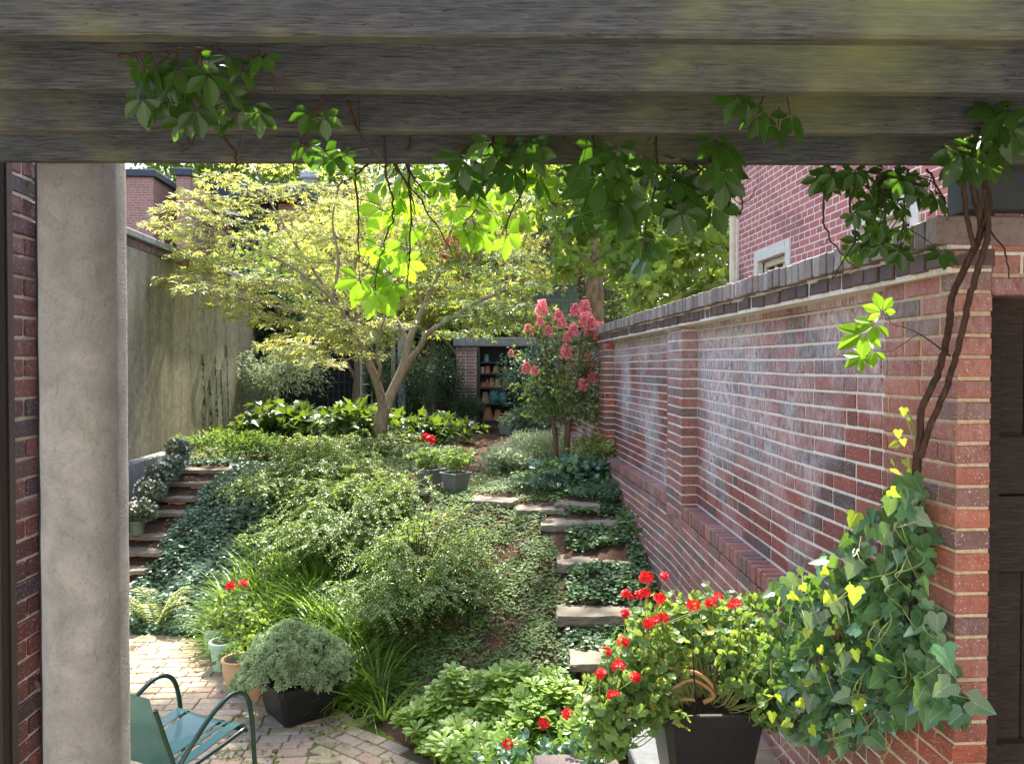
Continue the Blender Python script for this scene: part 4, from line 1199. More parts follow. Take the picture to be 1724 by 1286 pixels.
up_ = [limb(tb, [WP(585, 540, 10.9), WP(555, 500, 10.8), WP(500, 455, 10.8), WP(430, 420, 10.8), WP(350, 385, 10.9), WP(285, 372, 11.0)], (.032, .008), 7),
       limb(tb, [WP(585, 540, 10.9), WP(545, 480, 11.2), WP(490, 400, 11.4), WP(450, 330, 11.5), WP(430, 290, 11.6)], (.03, .008), 7),
       limb(tb, [WP(560, 505, 10.85), WP(570, 440, 10.7), WP(560, 370, 10.6), WP(575, 300, 10.6)], (.026, .008), 7),
       limb(tb, [WP(600, 570, 11.0), WP(545, 540, 10.5), WP(480, 520, 10.2), WP(400, 500, 10.1), WP(330, 485, 10.1)], (.022, .007), 7),
       limb(tb, [WP(735, 470, 12.3), WP(750, 420, 12.3), WP(770, 350, 12.3), WP(780, 290, 12.3)], (.032, .01), 7),
       limb(tb, [WP(620, 430, 12.6), WP(600, 370, 12.7), WP(590, 300, 12.8), WP(600, 240, 12.8)], (.02, .008), 7),
       limb(tb, [WP(712, 520, 12.2), WP(690, 440, 12.0), WP(680, 360, 11.8), WP(690, 290, 11.7)], (.026, .008), 7),
       limb(tb, [WP(660, 500, 10.8), WP(640, 440, 10.6), WP(650, 380, 10.5)], (.013, .006), 6)]
# pads of foliage: place, half width, leaves
pads = [(275, 378, 11.0, .34, 70), (305, 352, 11.0, .40, 95), (335, 330, 11.1, .42, 100), (320, 395, 11.0, .4, 90), (365, 372, 10.9, .46, 110), (395, 345, 11.1, .45, 105),
        (350, 415, 10.6, .42, 100), (310, 432, 10.5, .40, 90), (385, 440, 10.6, .46, 110), (340, 455, 10.4, .34, 70), (300, 470, 10.2, .36, 80), (345, 487, 10.1, .40, 95), (390, 475, 10.2, .44, 100), (425, 500, 10.2, .45, 100),
        (385, 512, 10.1, .4, 90), (420, 530, 10.1, .38, 90), (445, 470, 10.3, .45, 95), (430, 400, 10.9, .46, 110), (470, 425, 10.8, .45, 100), (480, 365, 11.3, .48, 110), (440, 320, 11.4, .48, 110), (380, 300, 11.5, .46, 100),
        (520, 315, 11.3, .5, 120), (560, 345, 10.8, .48, 110), (520, 390, 11.0, .46, 90), (600, 320, 11.0, .5, 110), (580, 400, 10.7, .46, 80), (630, 370, 10.9, .46, 85), (540, 440, 10.6, .42, 70), (490, 480, 10.5, .46, 90),
        (520, 515, 10.4, .45, 90), (560, 480, 10.4, .42, 70), (470, 540, 10.3, .45, 90), (515, 560, 10.5, .48, 100), (560, 545, 10.6, .46, 90), (500, 595, 10.6, .42, 80), (560, 585, 10.7, .44, 80), (590, 565, 10.8, .4, 70), (540, 610, 10.7, .34, 55),
        (630, 600, 10.9, .22, 36), (480, 575, 11.2, .45, 90), (610, 510, 10.9, .44, 70), (650, 455, 11.2, .46, 70), (700, 420, 11.8, .5, 85), (660, 540, 11.4, .4, 50), (740, 380, 12.0, .5, 90), (690, 330, 11.7, .52, 100),
        (760, 320, 12.2, .52, 100), (800, 370, 12.2, .5, 90), (720, 480, 12.2, .46, 60), (770, 450, 12.1, .5, 85), (760, 510, 11.6, .46, 75), (810, 480, 11.2, .5, 90), (850, 455, 11.1, .48, 90), (800, 530, 11.0, .48, 90), (845, 510, 10.9, .46, 90),
        (885, 480, 10.8, .42, 80), (850, 550, 11.0, .42, 80), (790, 560, 11.4, .38, 65), (880, 520, 10.9, .40, 75), (740, 560, 11.6, .3, 40), (830, 410, 11.8, .5, 80), (870, 430, 11.3, .45, 70), (640, 300, 12.0, .5, 100), (580, 270, 11.6, .6, 130),
        (760, 250, 12.2, .7, 150), (830, 270, 12.2, .7, 150), (820, 215, 12.4, .8, 150), (750, 200, 12.4, .8, 150), (860, 330, 12.3, .6, 110), (710, 370, 12.6, .55, 80), (650, 410, 12.6, .5, 70), (500, 262, 11.8, .6, 130), (420, 262, 12.0, .6, 120), (700, 270, 12.0, .6, 120), (660, 230, 12.0, .7, 130), (520, 210, 12.0, .7, 130)]
cr, cg = MB(), MB()
limbs_all = np.concatenate([left_, right_, rr2, r3, r4] + up_)
for (px, py, d, w, n) in pads:
    c = W(px, py, d + rnd.uniform(-.3, .5))
    j = limbs_all[np.argmin(np.linalg.norm((limbs_all - c) * [1, .6, 1.4], axis=1))]
    mid = (j + c) / 2 + [0, 0, -.05]
    limb(tb, [j, mid, c + [0, 0, -.03]], (.012, .004), 5, 5)
    tips = 6
    for k in range(tips):
        a = rnd.uniform(0, 6.28); q = c + [math.cos(a) * w * .8, math.sin(a) * w * .7, -.06]
        tb.tube([c + [0, 0, -.03], (c + q) / 2 + [0, 0, .01], q], (.004, .002), 4)
    n = int(n * 1.2)
    a = rng.uniform(0, 6.28, n); r = np.sqrt(rng.random(n)) * w
    rad = np.stack([np.cos(a), np.sin(a), np.zeros(n)], -1)
    pos = c + rad * r[:, None]
    pos[:, 2] += rng.normal(0, .028, n) - .24 * (r / w) ** 2 * w + .03
    ax = unit(rad * .8 + rdir(n) * .6 + [0, 0, -.25])
    nr = unit(np.array([0, -.35, 1.0]) + rdir(n) * .5)
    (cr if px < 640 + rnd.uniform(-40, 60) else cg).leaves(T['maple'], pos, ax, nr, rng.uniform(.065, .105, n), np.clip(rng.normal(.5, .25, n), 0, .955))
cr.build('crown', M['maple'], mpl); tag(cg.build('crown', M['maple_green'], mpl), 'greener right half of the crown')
tb.build('trunk', M['bark'], mpl, smooth=True)
# reddish seed clusters
sd = MB()
for (px, py) in ((765, 395), (755, 405), (772, 418), (750, 432), (745, 428), (772, 402)):
    c = W(px, py, 11.9); n = 40; sd = MB()
    sd.leaves(T['ovate'], c + rng.normal(0, .022, (n, 3)), rdir(n), rdir(n), .06, rng.uniform(.2, .6, n))
    sd.build('seed_cluster', M['maple_seed'], mpl)

# sycamore beyond the wall
sy_base = W(998, 600, 17.0); sy_base[2] = 1.1
syc = thing('sycamore_tree', sy_base, 'tall sycamore with a flaking trunk and broad leaves over the right wall', 'tree')
tb = MB()
sp = lambda px, py, d: W(px, py, d)
limb(tb, [sy_base, sp(1002, 540, 17), sp(1000, 460, 17), sp(996, 380, 17), sp(990, 280, 17), sp(985, 120, 17), sp(980, -60, 17)], (.21, .12), 14)
limb(tb, [sp(996, 440, 17), sp(1040, 415, 15.5), sp(1100, 400, 14), sp(1170, 420, 12.8)], (.07, .02), 8)
limb(tb, [sp(996, 400, 17), sp(960, 370, 16), sp(930, 340, 15), sp(900, 340, 14.5)], (.07, .02), 8)
limb(tb, [sp(994, 330, 17), sp(1060, 280, 15), sp(1140, 260, 13.5), sp(1200, 290, 13)], (.08, .025), 8)
limb(tb, [sp(1100, 400, 14), sp(1130, 440, 13.2), sp(1160, 480, 12.8)], (.03, .01), 6)
cr_l = [(-.5, 15.2, 16.2), (.5, 15.6, 16.8), (-1.3, 15.4, 15.6), (2.3, 15.6, 12.2), (2.2, 15.2, 13.8), (2.6, 17, 14.8)]  # tips of high limbs out of view, carrying the added shading clumps
top_ = sp(980, -60, 17)
for q in cr_l: limb(tb, [top_, top_ * .5 + np.array(q) * .5 + [0, 0, .8], q], (.07, .015), 7, 6)
tb.build('trunk', M['plane_bark'], syc, smooth=True)
cr = MB()
def clump(mb, px, py, d, r, n, tpl, size, tone=None, flat=.75):
    c = W(px, py, d)
    scat_bush(mb, c, (r, r, r * flat), n, tpl, size, clumps=7, spread=.45, up=.5, tone=tone)
for (px, py, d, r, n) in ((1080, 440, 13.0, .55, 75), (1130, 420, 12.6, .6, 90), (1185, 430, 12.4, .6, 90), (1225, 455, 12.2, .45, 55), (1150, 470, 12.2, .6, 90), (1195, 480, 12.0, .5, 70), (1100, 490, 12.4, .5, 70),
        (1050, 400, 13.5, .6, 80), (1010, 410, 14.0, .55, 70), (975, 440, 14.0, .5, 60), (945, 460, 13.8, .4, 45), (1030, 455, 13.2, .42, 45), (1000, 370, 14.5, .6, 75), (950, 390, 14.2, .5, 60), (960, 340, 14.5, .7, 90), (1060, 340, 14.0, .7, 90),
        (1120, 360, 13.4, .65, 90), (1180, 370, 13.0, .6, 80), (1220, 390, 12.8, .45, 55), (1100, 300, 14.0, .8, 100), (1180, 310, 13.4, .7, 90), (1020, 300, 14.6, .8, 100), (940, 300, 15.0, .8, 90), (890, 350, 15, .6, 60), (1215, 340, 13.2, .5, 60),
        (880, 300, 15.5, .8, 80), (1080, 520, 12.8, .35, 30), (1060, 475, 13.2, .4, 40),
        (1060, 230, 14, 1.0, 110), (1160, 220, 13.6, .9, 100), (960, 220, 15, 1.0, 110), (1000, 140, 15, 1.2, 130), (1120, 120, 14.5, 1.2, 130), (900, 160, 16, 1.2, 120), (1020, 40, 15.5, 1.4, 140)):
    clump(cr, px, py, d, r, int(n * 1.25), T['plane'], .165)
for (x, y, z, r, n) in ((-.5, 15.2, 16.4, 1.2, 330), (.5, 15.6, 17.0, 1.1, 300), (-1.3, 15.4, 15.8, 1.0, 240), (2.3, 15.6, 12.4, 1.1, 300), (2.2, 15.2, 14.0, 1.0, 260), (2.4, 16.5, 11.0, 1.3, 300), (2.6, 17, 15, 1.4, 280)):  # unseen high clumps, added to shade the near patio and the path
    scat_bush(cr, (x, y, z), (r, r, r * .75), n, T['plane'], .2, clumps=8, spread=.42)
cr.build('crown', M['sycamore'], syc)

# trees filling the view behind
def far_tree(name, label, px, d, zb, ztop, rad, n, size, mat='tree', group=None, tpl='ovate'):
    b = W(px, 640, d); b[2] = zb
    t = thing(name, b, label, 'tree', group)
    tb = MB(); top = b + [0, 0, (ztop - zb) * .8]
    limb(tb, [b, b + [.1, 0, (ztop - zb) * .3], b + [-.1, .1, (ztop - zb) * .55], top], (.2, .05), 9)
    cr = MB()
    K = 12
    for k in range(K):
        a = k * 2.4; h = .32 + .62 * (k + .5) / K
        rr = rad * (1.0 - .75 * max(0, h - .45)) * rnd.uniform(.4, .8)
        c = b + [math.cos(a) * rr, math.sin(a) * rr, (ztop - zb) * h]
        limb(tb, [b + [0, 0, (ztop - zb) * (h - .18)], (b + [0, 0, (ztop - zb) * (h - .1)] + c) / 2, c], (.05, .015), 5, 5)
        scat_bush(cr, c, (rad * .5, rad * .5, rad * .42), int(n * (1.3 if d > 22 else 1)) // K, T[tpl], size * (1.55 if d > 22 else 1), clumps=8, spread=.42)
    tb.build('trunk', M['bark'], t, smooth=True)
    cr.build('crown', M[mat], t)
far_tree('leafy_tree', 'tall green tree behind the flat townhouse roofs at far left', 300, 30, 0, 15.5, 3.6, 5200, .17, group='trees filling the background')
far_tree('leafy_tree', 'tall green tree above the dark roof edge behind the maple', 470, 31, 0, 15.6, 3.6, 5200, .17, group='trees filling the background')
far_tree('leafy_tree', 'broad green tree rising behind the dark brick house', 690, 28, 0, 15.0, 4.2, 6000, .17, group='trees filling the background')
far_tree('leafy_tree', 'green tree filling the gap left of the sycamore trunk', 880, 24, 0, 13.0, 3.6, 6000, .15, group='trees filling the background')
far_tree('leafy_tree', 'green tree seen between the sycamore and the brick house corner', 1150, 24, 0, 13.0, 3.8, 6500, .15, group='trees filling the background')
far_tree('leafy_tree', 'low dark tree behind the wall at the foot of the sycamore', 1090, 18.5, .8, 5.2, 2.2, 4500, .12, group='trees filling the background')
far_tree('leafy_tree', 'light green tree showing through the maple crown right of the hanging vine', 790, 17.6, 1.0, 7.0, 2.0, 5600, .12, 'maple', group='trees filling the background', tpl='maple')

# ------------------------------------------------------------------ crape myrtle
cm_base = W(945, 770, 9.0); cm_base[2] = float(ground(cm_base[0], cm_base[1])) - .03
cm = thing('crape_myrtle', cm_base, 'crape myrtle with pink flower clusters in front of the right wall', 'shrub')
tb = MB(); cr = MB()
cp_ = lambda px, py, d: W(px, py, d)
fl = [(912, 521), (909, 543), (889, 556), (924, 560), (940, 535), (946, 545), (965, 558), (956, 568), (968, 524), (984, 524), (984, 542), (996, 550), (993, 558), (1010, 558), (1007, 565), (1025, 581), (1036, 585), (1039, 594), (952, 595), (989, 609), (996, 636), (980, 651), (886, 622), (900, 626), (860, 594)]
fs = [1.25, .8, .8, .9, 1, .9, 1, .8, 1, 1.5, 1.2, 1.2, 1, 1.2, 1, .9, .7, .7, 1.15, 1.1, 1.0, 1.05, .9, .7, .4]
t1 = limb(tb, [cm_base + [-.06, 0, 0], cp_(935, 735, 9.0), cp_(931, 712, 9.0), cp_(933, 690, 9.0), cp_(926, 660, 9.0), cp_(925, 640, 8.95)], (.035, .018), 8)
t2 = limb(tb, [cm_base + [.05, 0, 0], cp_(955, 735, 8.95), cp_(958, 715, 8.95), cp_(962, 700, 8.9), cp_(964, 670, 8.85), cp_(972, 640, 8.85)], (.04, .018), 8)
t3 = limb(tb, [cp_(957, 722, 8.95), cp_(950, 705, 8.95), cp_(946, 685, 9.0), cp_(950, 650, 9.05), cp_(948, 620, 9.05)], (.026, .014), 7)
starts = [t1[-1], t2[-1], t3[-1], t1[-6], t2[-5]]
canes = []
for i, (px, py) in enumerate(fl):
    tip = cp_(px, py + 5, 9.0 + rnd.uniform(-.45, .4))
    s0 = min(starts, key=lambda q: np.linalg.norm((q - tip) * [1.5, 1, .6]))
    p = limb(tb, [s0, s0 * .55 + tip * .45 + [0, 0, .06], tip], (.010, .004), 5, 7); canes.append(p)
for k in range(26):
    tip = cp_(rnd.uniform(868, 1035), rnd.uniform(560, 730), 9.0 + rnd.uniform(-.55, .5))
    s0 = min(starts, key=lambda q: np.linalg.norm(q - tip))
    canes.append(limb(tb, [s0, s0 * .5 + tip * .5 + [0, 0, .05], tip], (.008, .003), 5, 6))
for (x0, y0, x1, y1) in ((930, 660, 862, 585), (925, 640, 860, 655), (1000, 600, 1058, 520), (985, 640, 1035, 690), (930, 690, 885, 690)):
    canes.append(limb(tb, [cp_(x0, y0, 9), cp_((x0 + x1) / 2, (y0 + y1) / 2 - 4, 8.9), cp_(x1, y1, 8.9)], (.007, .003), 5, 8))
for p in canes:
    L = np.linalg.norm(np.diff(p, axis=0), axis=1).sum(); n = int(L / .012)
    tt = rng.uniform(.1, 1, n) ** .8
    idx = np.clip((tt * (len(p) - 1)).astype(int), 0, len(p) - 2)
    pos = p[idx] + (p[idx + 1] - p[idx]) * rng.random((n, 1)) + rng.normal(0, .035, (n, 3))
    ax = unit(unit(p[idx + 1] - p[idx]) * .5 + rdir(n)); 
    cr.leaves(T['round'], pos, ax, unit(rdir(n) + [0, -.4, 1.0]), rng.uniform(.028, .05, n))
scat_bush(cr, cp_(945, 660, 9.0), (.5, .42, .42), 900, T['round'], .045, 20, .4)
scat_bush(cr, cp_(975, 690, 8.9), (.42, .4, .22), 600, T['round'], .045, 12, .4)
tb.build('trunk', M['crapebark'], cm, smooth=True)
cr.build('crown', M['crape'], cm)
for i, ((px, py), s_) in enumerate(zip(fl, fs)):
    c = cp_(px, py, 8.72 + rnd.uniform(-.25, .12)); n = int(150 * s_)
    mb = MB()
    h = rng.random(n); a = rng.uniform(0, 6.28, n); r = (.07 * s_) * (1 - .6 * h) * np.sqrt(rng.random(n))
    pos = c + np.stack([np.cos(a) * r, np.sin(a) * r, (h - .35) * .13 * s_], -1)
    mb.leaves(T['floret'], pos, rdir(n), rdir(n), rng.uniform(.012, .02, n))
    mb.build('flower_cluster', M['crapeflower'], cm)

# ------------------------------------------------------------------ shrubs
def shrub(name, label, px, py, d, rad, n, tpl, size, mat, cat='shrub', group=None, clumps=16, stems=5, spread=.4, base_z=None, up=.4, dome=False):
    c = W(px, py, d)
    gz = float(ground(c[0], c[1])) if base_z is None else base_z
    t = thing(name, (c[0], c[1], gz), label, cat, group)
    mb = MB(); scat_bush(mb, c, rad, n, T[tpl], size, clumps, spread, up, zmin=gz + .01, dome=dome)
    mb.build('foliage', M[mat], t)
    if stems:
        mb = MB()
        for k in range(stems):
            a = rnd.uniform(0, 6.28); tip = c + np.array([math.cos(a) * rad[0], math.sin(a) * rad[1], rnd.uniform(.1, .8) * rad[2]]) * .75
            b0 = np.array([c[0] + math.cos(a) * rad[0] * .15, c[1] + math.sin(a) * rad[1] * .15, gz - .03])
            limb(mb, [b0, (b0 + tip) / 2 + [0, 0, .05], tip], (.012, .004), 5, 5)
        mb.build('stem', M['twig'], t)
    return t
shrub('evergreen_shrub', 'dense dark green cone shaped evergreen behind the maple trunk', 698, 650, 14.6, (.60, .55, .72), 5200, 'narrow', .055, 'arbor', clumps=40, spread=.34)
shrub('evergreen_shrub', 'dark leafy mass between the cone evergreen and the brick niche', 752, 640, 15.6, (.42, .4, .85), 3000, 'ovate', .06, 'wallivy', clumps=22)
shrub('leafy_shrub', 'small dark shrub growing in front of the niche pier', 785, 682, 15.4, (.32, .3, .32), 1600, 'narrow', .07, 'wallivy', clumps=12)
shrub('leafy_shrub', 'dark bluish shrub hiding the right half of the pot shelves', 880, 640, 14.9, (.52, .4, .72), 3400, 'narrow', .075, 'nandina', clumps=20)
shrub('leafy_shrub', 'dark shrub behind the crape myrtle against the right wall', 935, 640, 13.6, (.5, .4, .75), 2200, 'ovate', .065, 'nandina', clumps=18)
shrub('climbing_ivy', 'dark ivy mass heaped at the far end of the stucco wall', 440, 545, 15.6, (.75, .6, 1.0), 4600, 'ivyb', .085, 'wallivy', 'climber', clumps=26)
shrub('silvery_shrub', 'pale silvery shrub with fine drooping leaves by the dark shed', 478, 630, 14.2, (.85, .6, .62), 3600, 'narrow', .085, 'silver', clumps=26)
shrub('leafy_shrub', 'dark bush at the foot of the grey arbor', 640, 640, 15.4, (.3, .3, .8), 1500, 'ovate', .05, 'arbor', clumps=14)
shrub('broadleaf_shrub', 'big sunlit leaves of the broadleaf shrub just left of the maple trunk', 590, 715, 11.9, (.70, .55, .33), 420, 'plane', .135, 'hydrangea', clumps=16, spread=.5, up=.9, dome=True)
shrub('broadleaf_shrub', 'broadleaf shrub under the silvery shrub near the stucco wall', 480, 715, 12.8, (.95, .6, .36), 640, 'plane', .14, 'hydrangea', clumps=18, spread=.5, up=.9, dome=True)
shrub('broadleaf_shrub', 'shaded broadleaf shrub right of the maple trunk', 720, 725, 12.9, (.85, .55, .26), 560, 'plane', .13, 'hydrangea', clumps=18, spread=.5, up=.9, dome=True)
shrub('leafy_shrub', 'low green shrub at the top of the left steps', 385, 752, 10.6, (.75, .5, .22), 2200, 'ovate', .06, 'cover', clumps=20, dome=True)
shrub('strappy_perennial', 'bluish narrow leaved perennial in front of the pot shelves', 893, 706, 12.6, (.42, .4, .2), 1300, 'narrow', .11, 'juniper', 'perennial', clumps=12, stems=0)
shrub('flowering_perennial', 'pale green airy perennial left of the crape myrtle trunks', 905, 752, 10.0, (.5, .4, .2), 2600, 'narrow', .055, 'varieg', 'perennial', clumps=18, stems=0, dome=True)
shrub('variegated_shrub', 'white edged variegated plant beside the litter path', 845, 778, 9.4, (.38, .32, .17), 1300, 'ovate', .06, 'varieg', 'perennial', clumps=14, stems=0, dome=True)
shrub('leafy_shrub', 'yellowish green plant at the foot of the lit brick pilaster', 1010, 762, 8.6, (.34, .3, .2), 1100, 'ovate', .055, 'fern', clumps=12, stems=0, dome=True)
shrub('leafy_shrub', 'dark broad leaved plant below the crape myrtle', 968, 792, 8.3, (.5, .3, .14), 900, 'round', .075, 'vinca', clumps=16, stems=0, dome=True)
shrub('clipped_mound', 'fine bluish mound beside the wide topmost stone step', 1030, 836, 7.75, (.38, .3, .14), 2400, 'ovate', .03, 'juniper', clumps=26, stems=0, dome=True, spread=.3)
shrub('clipped_mound', 'longer low mound below the crape myrtle', 935, 818, 8.1, (.55, .3, .10), 2600, 'ovate', .032, 'juniper', clumps=30, stems=0, dome=True, spread=.3)
shrub('leafy_shrub', 'leafy strip climbing at the foot of the wall beside the ledge', 1090, 880, 7.0, (.22, .55, .16), 1300, 'round', .055, 'hydrangea', clumps=16, stems=0, dome=True)
# climber strands on the stucco wall
mb = MB()
for k in range(5):
    y0 = 12.4 + k * .3; pts = [(-4.08, y0, 1.1), (-4.08, y0 + .05, 1.6 + .3 * rnd.random()), (-4.08, y0 - .06, 2.1 + .8 * rnd.random())]
    p = spline(pts, 10); n = 55
    idx = rng.integers(0, len(p), n)
    mb.leaves(T['ivyb'], p[idx] + rng.normal(0, .035, (n, 3)) * [.2, 1, 1], unit(rdir(n) * [.3, 1, 1]), [1, -.2, .2], rng.uniform(.03, .06, n))
    mb.tube(p, .004, 4)
tag(mb.build('wall_creeper', M['wallivy']), 'thin ivy strands climbing the middle of the stucco wall', 'climber')

# arching abelia shrubs
def abelia(label, base, Rr, H, ncane, seed, lean=(0, 0), amin=0, amax=6.283):
    r_ = np.random.default_rng(seed)
    t = thing('arching_shrub', base, label, 'shrub', 'arching shrubs on the bank')
    lf, st_ = MB(), MB()
    P, A, N_ = [], [], []
    for k in range(ncane):
        a = r_.uniform(amin, amax); L = r_.uniform(.5, 1.05)
        dirv = np.array([math.cos(a), math.sin(a), 0]); 
        b0 = base + dirv * .1 * r_.random() + [0, 0, -.03]
        L = r_.uniform(.2, 1.08)
        h = H * (1.2 - .55 * L) * r_.uniform(.55, 1.08); reach = Rr * L
        tip = b0 + dirv * reach + np.array([lean[0], lean[1], 0]) * L
        gz = float(ground(tip[0], tip[1]))
        s = np.linspace(0, 1, 12)
        pts = b0 + (tip - b0) * s[:, None] * [1, 1, 0]
        pts[:, 2] = b0[2] + h * (2.35 * s - 1.55 * s * s) + max(0, gz - b0[2]) * s
        st_.tube(pts, (.006, .002), 4)
        paths = [pts[1:]]
        for q in range(7):
            i = r_.integers(2, 11); sd_ = unit(np.cross(dirv, [0, 0, 1]) * r_.choice([-1, 1]) + dirv * r_.uniform(.2, 1.2) + [0, 0, r_.uniform(-.1, .5)])
            l2 = r_.uniform(.12, .32); u = np.linspace(0, 1, 6)[:, None]
            pp = pts[i] + sd_ * l2 * u + np.array([0, 0, -.12]) * u * u
            st_.tube(pp, (.003, .001), 3); paths.append(pp)
        for pp in paths:
            seg = np.diff(pp, axis=0); ln = np.linalg.norm(seg, axis=1).sum(); n = max(4, int(ln / .0115))
            tt = np.linspace(0, .999, n) * (len(pp) - 1); i = tt.astype(int)
            pos = pp[i] + seg[i] * (tt - i)[:, None]
            d_ = unit(seg[i]); side = unit(np.cross(d_, [0, 0, 1.0])) * np.where(np.arange(n) % 2, 1, -1)[:, None]
            P.append(pos); A.append(unit(side + d_ * .45 + r_.normal(0, .25, (n, 3)))); N_.append(unit(np.array([0, 0, 1.0]) + r_.normal(0, .38, (n, 3)) + dirv * .25))
    P, A, N_ = np.concatenate(P), np.concatenate(A), np.concatenate(N_)
    lf.leaves(T['ovate'], P, A, N_, r_.uniform(.018, .032, len(P)))
    lf.build('foliage', M['abelia'], t); st_.build('cane', M['twig'], t)
    return t
def onG(px, py): return G(px, py)
abelia('arching small leaved shrub nearest the brick patio, its bare stems showing at the base', onG(700, 1030), .70, .66, 120, 1)
abelia('arching small leaved shrub in the middle of the bank behind the liriope', onG(575, 930), .85, .54, 140, 2)
abelia('arching small leaved shrub highest on the bank, sunlit pale on top', onG(520, 835), .9, .5, 140, 3)
abelia('arching small leaved shrub left of the twin grey planters on the bank', onG(575, 858), .62, .4, 100, 4)
abelia('low arching shrub with pale sprays in front of the maple trunk', onG(630, 772), .9, .42, 100, 5)
abelia('low arching shrub between the left steps and the broadleaf shrubs', onG(510, 775), .9, .36, 90, 6)

# ------------------------------------------------------------------ ground covering plants
def cover(name, label, poly, n, tpl, size, mat, h=.05, cat='ground cover', patch=None, stick=.5, zl=0.0, extra=None):
    p = scatter_poly(poly, n)
    for (sx, sy, sw, sd) in STEP_RECTS:
        rel = (p - [sx, sy]) @ rotz(YAW)[:2, :2]
        p = p[~((np.abs(rel[:, 0]) < sw) & (rel[:, 1] < sd) & (rel[:, 1] > -sd - .04))]
    n = len(p)
    if patch is not None:
        keep = _n2(p[:, 0] * 1.3 + 3, p[:, 1] * 1.3, 2.2) + .6 * rng.normal(0, 1, len(p)) > patch
        p = p[keep]
    n = len(p)
    z = ground(p[:, 0], p[:, 1])
    hh = h * (.6 + .5 * _n2(p[:, 0], p[:, 1], 3.0) * .5) * rng.uniform(.2, 1.1, n)
    pos = np.concatenate([p, (z + zl + np.maximum(hh, .012))[:, None]], 1)
    ax = unit(rdir(n, -.2, .3) + [0, -.25, 0]); nr = unit(np.array([0, -.3, 1.0]) + rdir(n) * .62)
    mb = MB()
    tn = np.clip(.5 + .22 * _n2(p[:, 0] + 7, p[:, 1], 2.6) + rng.normal(0, .2, n), 0, 1)
    mb.leaves(T[tpl], pos, ax, nr, size * rng.uniform(.6, 1.25, n), tn)
    if extra: extra(mb)
    o = mb.build(name, M[mat])
    return tag(o, label, cat, kind='stuff')
vin = [(-4.0, 10.3), (-2.3, 10.5), (-1.6, 9.6), (-1.3, 8.8), (-1.5, 7.6), (-1.9, 6.65), (-2.3, 6.95), (-3.5, 7.3), (-3.3, 8.3), (-3.3, 9.3), (-3.5, 9.7), (-3.9, 10.0)]
cover('vinca_cover', 'glossy bluish green ground cover down the slope beside the left steps', vin, 31000, 'ovate', .05, 'vinca', .12)
cover('vinca_cover', 'sunlit low leaves spreading at the patio edge below the left slope', [(-2.7, 7.25), (-2.0, 6.75), (-1.45, 6.35), (-1.2, 6.9), (-1.5, 7.6), (-2.6, 7.9)], 2600, 'narrow', .075, 'vinca', .12)
bank = [(-.9, 5.75), (-.3, 4.95), (.35, 4.45), (.85, 4.5), (.72, 5.2), (.8, 6.5), (.75, 7.3), (1.5, 7.5), (1.5, 9.2), (.6, 9.6), (-.2, 8.6), (-1.4, 8.8), (-1.4, 7), (-1.1, 6.2)]
cover('creeping_cover', 'patchy creeping green plants over the bare soil of the bank', bank, 46000, 'ovate', .036, 'cover', .06, patch=-.75)
cover('creeping_cover', 'leafy green plants crowding between the right hand steps and the wall', [(.55, 4.4), (1.5, 4.3), (1.5, 8.4), (1.1, 8.4), (.95, 7.2), (.75, 5.6)], 15000, 'round', .04, 'creeping', .11, patch=-1.2, stick=.3)
cover('creeping_cover', 'low green plants across the far upper garden', [(-3.9, 10.4), (-2.2, 10.6), (-.9, 9.3), (-.2, 9.2), (-.1, 12), (-.5, 15.5), (-4, 15.5)], 14000, 'ovate', .055, 'cover', .13)
cover('creeping_cover', 'green plants under the crape myrtle and along the right wall', [(.5, 8.6), (1.5, 8.3), (1.5, 15.5), (.95, 15.5), (.7, 11)], 8000, 'ovate', .05, 'cover', .16)
# litter on bare soil
lp = scatter_poly([(-1.2, 5.8), (.3, 4.3), (1.4, 4.2), (1.4, 16), (-3.9, 16), (-3.9, 8)], 3200)
mb = MB(); n = len(lp)
mb.leaves(T['ovate'], np.concatenate([lp, (ground(lp[:, 0], lp[:, 1]) + .02)[:, None]], 1), rdir(n, -.1, .1), unit(np.array([0, 0, 1.0]) + rdir(n) * .35), rng.uniform(.02, .06, n))
lp = scatter_poly([(-4, 4.2), (-.4, 4.2), (-.5, 4.9), (-1.7, 6.3), (-4, 7.1)], 170); n = len(lp)
mb.leaves(T['ovate'], np.concatenate([lp, np.full((n, 1), .026)], 1), rdir(n, -.1, .1), unit(np.array([0, 0, 1.0]) + rdir(n) * .3), rng.uniform(.02, .05, n))
tag(mb.build('leaf_litter', M['litter'], base=(0, 0, 0)), 'dry brown leaves scattered on the soil and paving', 'leaf litter', kind='stuff')
# moss tufts between pavers
lp = scatter_poly([(-2.2, 4.3), (-.35, 4.6), (-1.0, 5.5), (-2.0, 5.4)], 2600)
lp = lp[_n2(lp[:, 0] * 2, lp[:, 1] * 2, 2.0) > .55]; n = len(lp)
mb = MB(); mb.leaves(T['rosette'], np.concatenate([lp, np.full((n, 1), .012)], 1), rdir(n, -.1, .1), [0, 0, 1], rng.uniform(.008, .02, n))
tag(mb.build('moss', M['fern'], base=(0, 0, 0)), 'bright green moss tufts in the paving joints near the black planter', 'moss', kind='stuff')
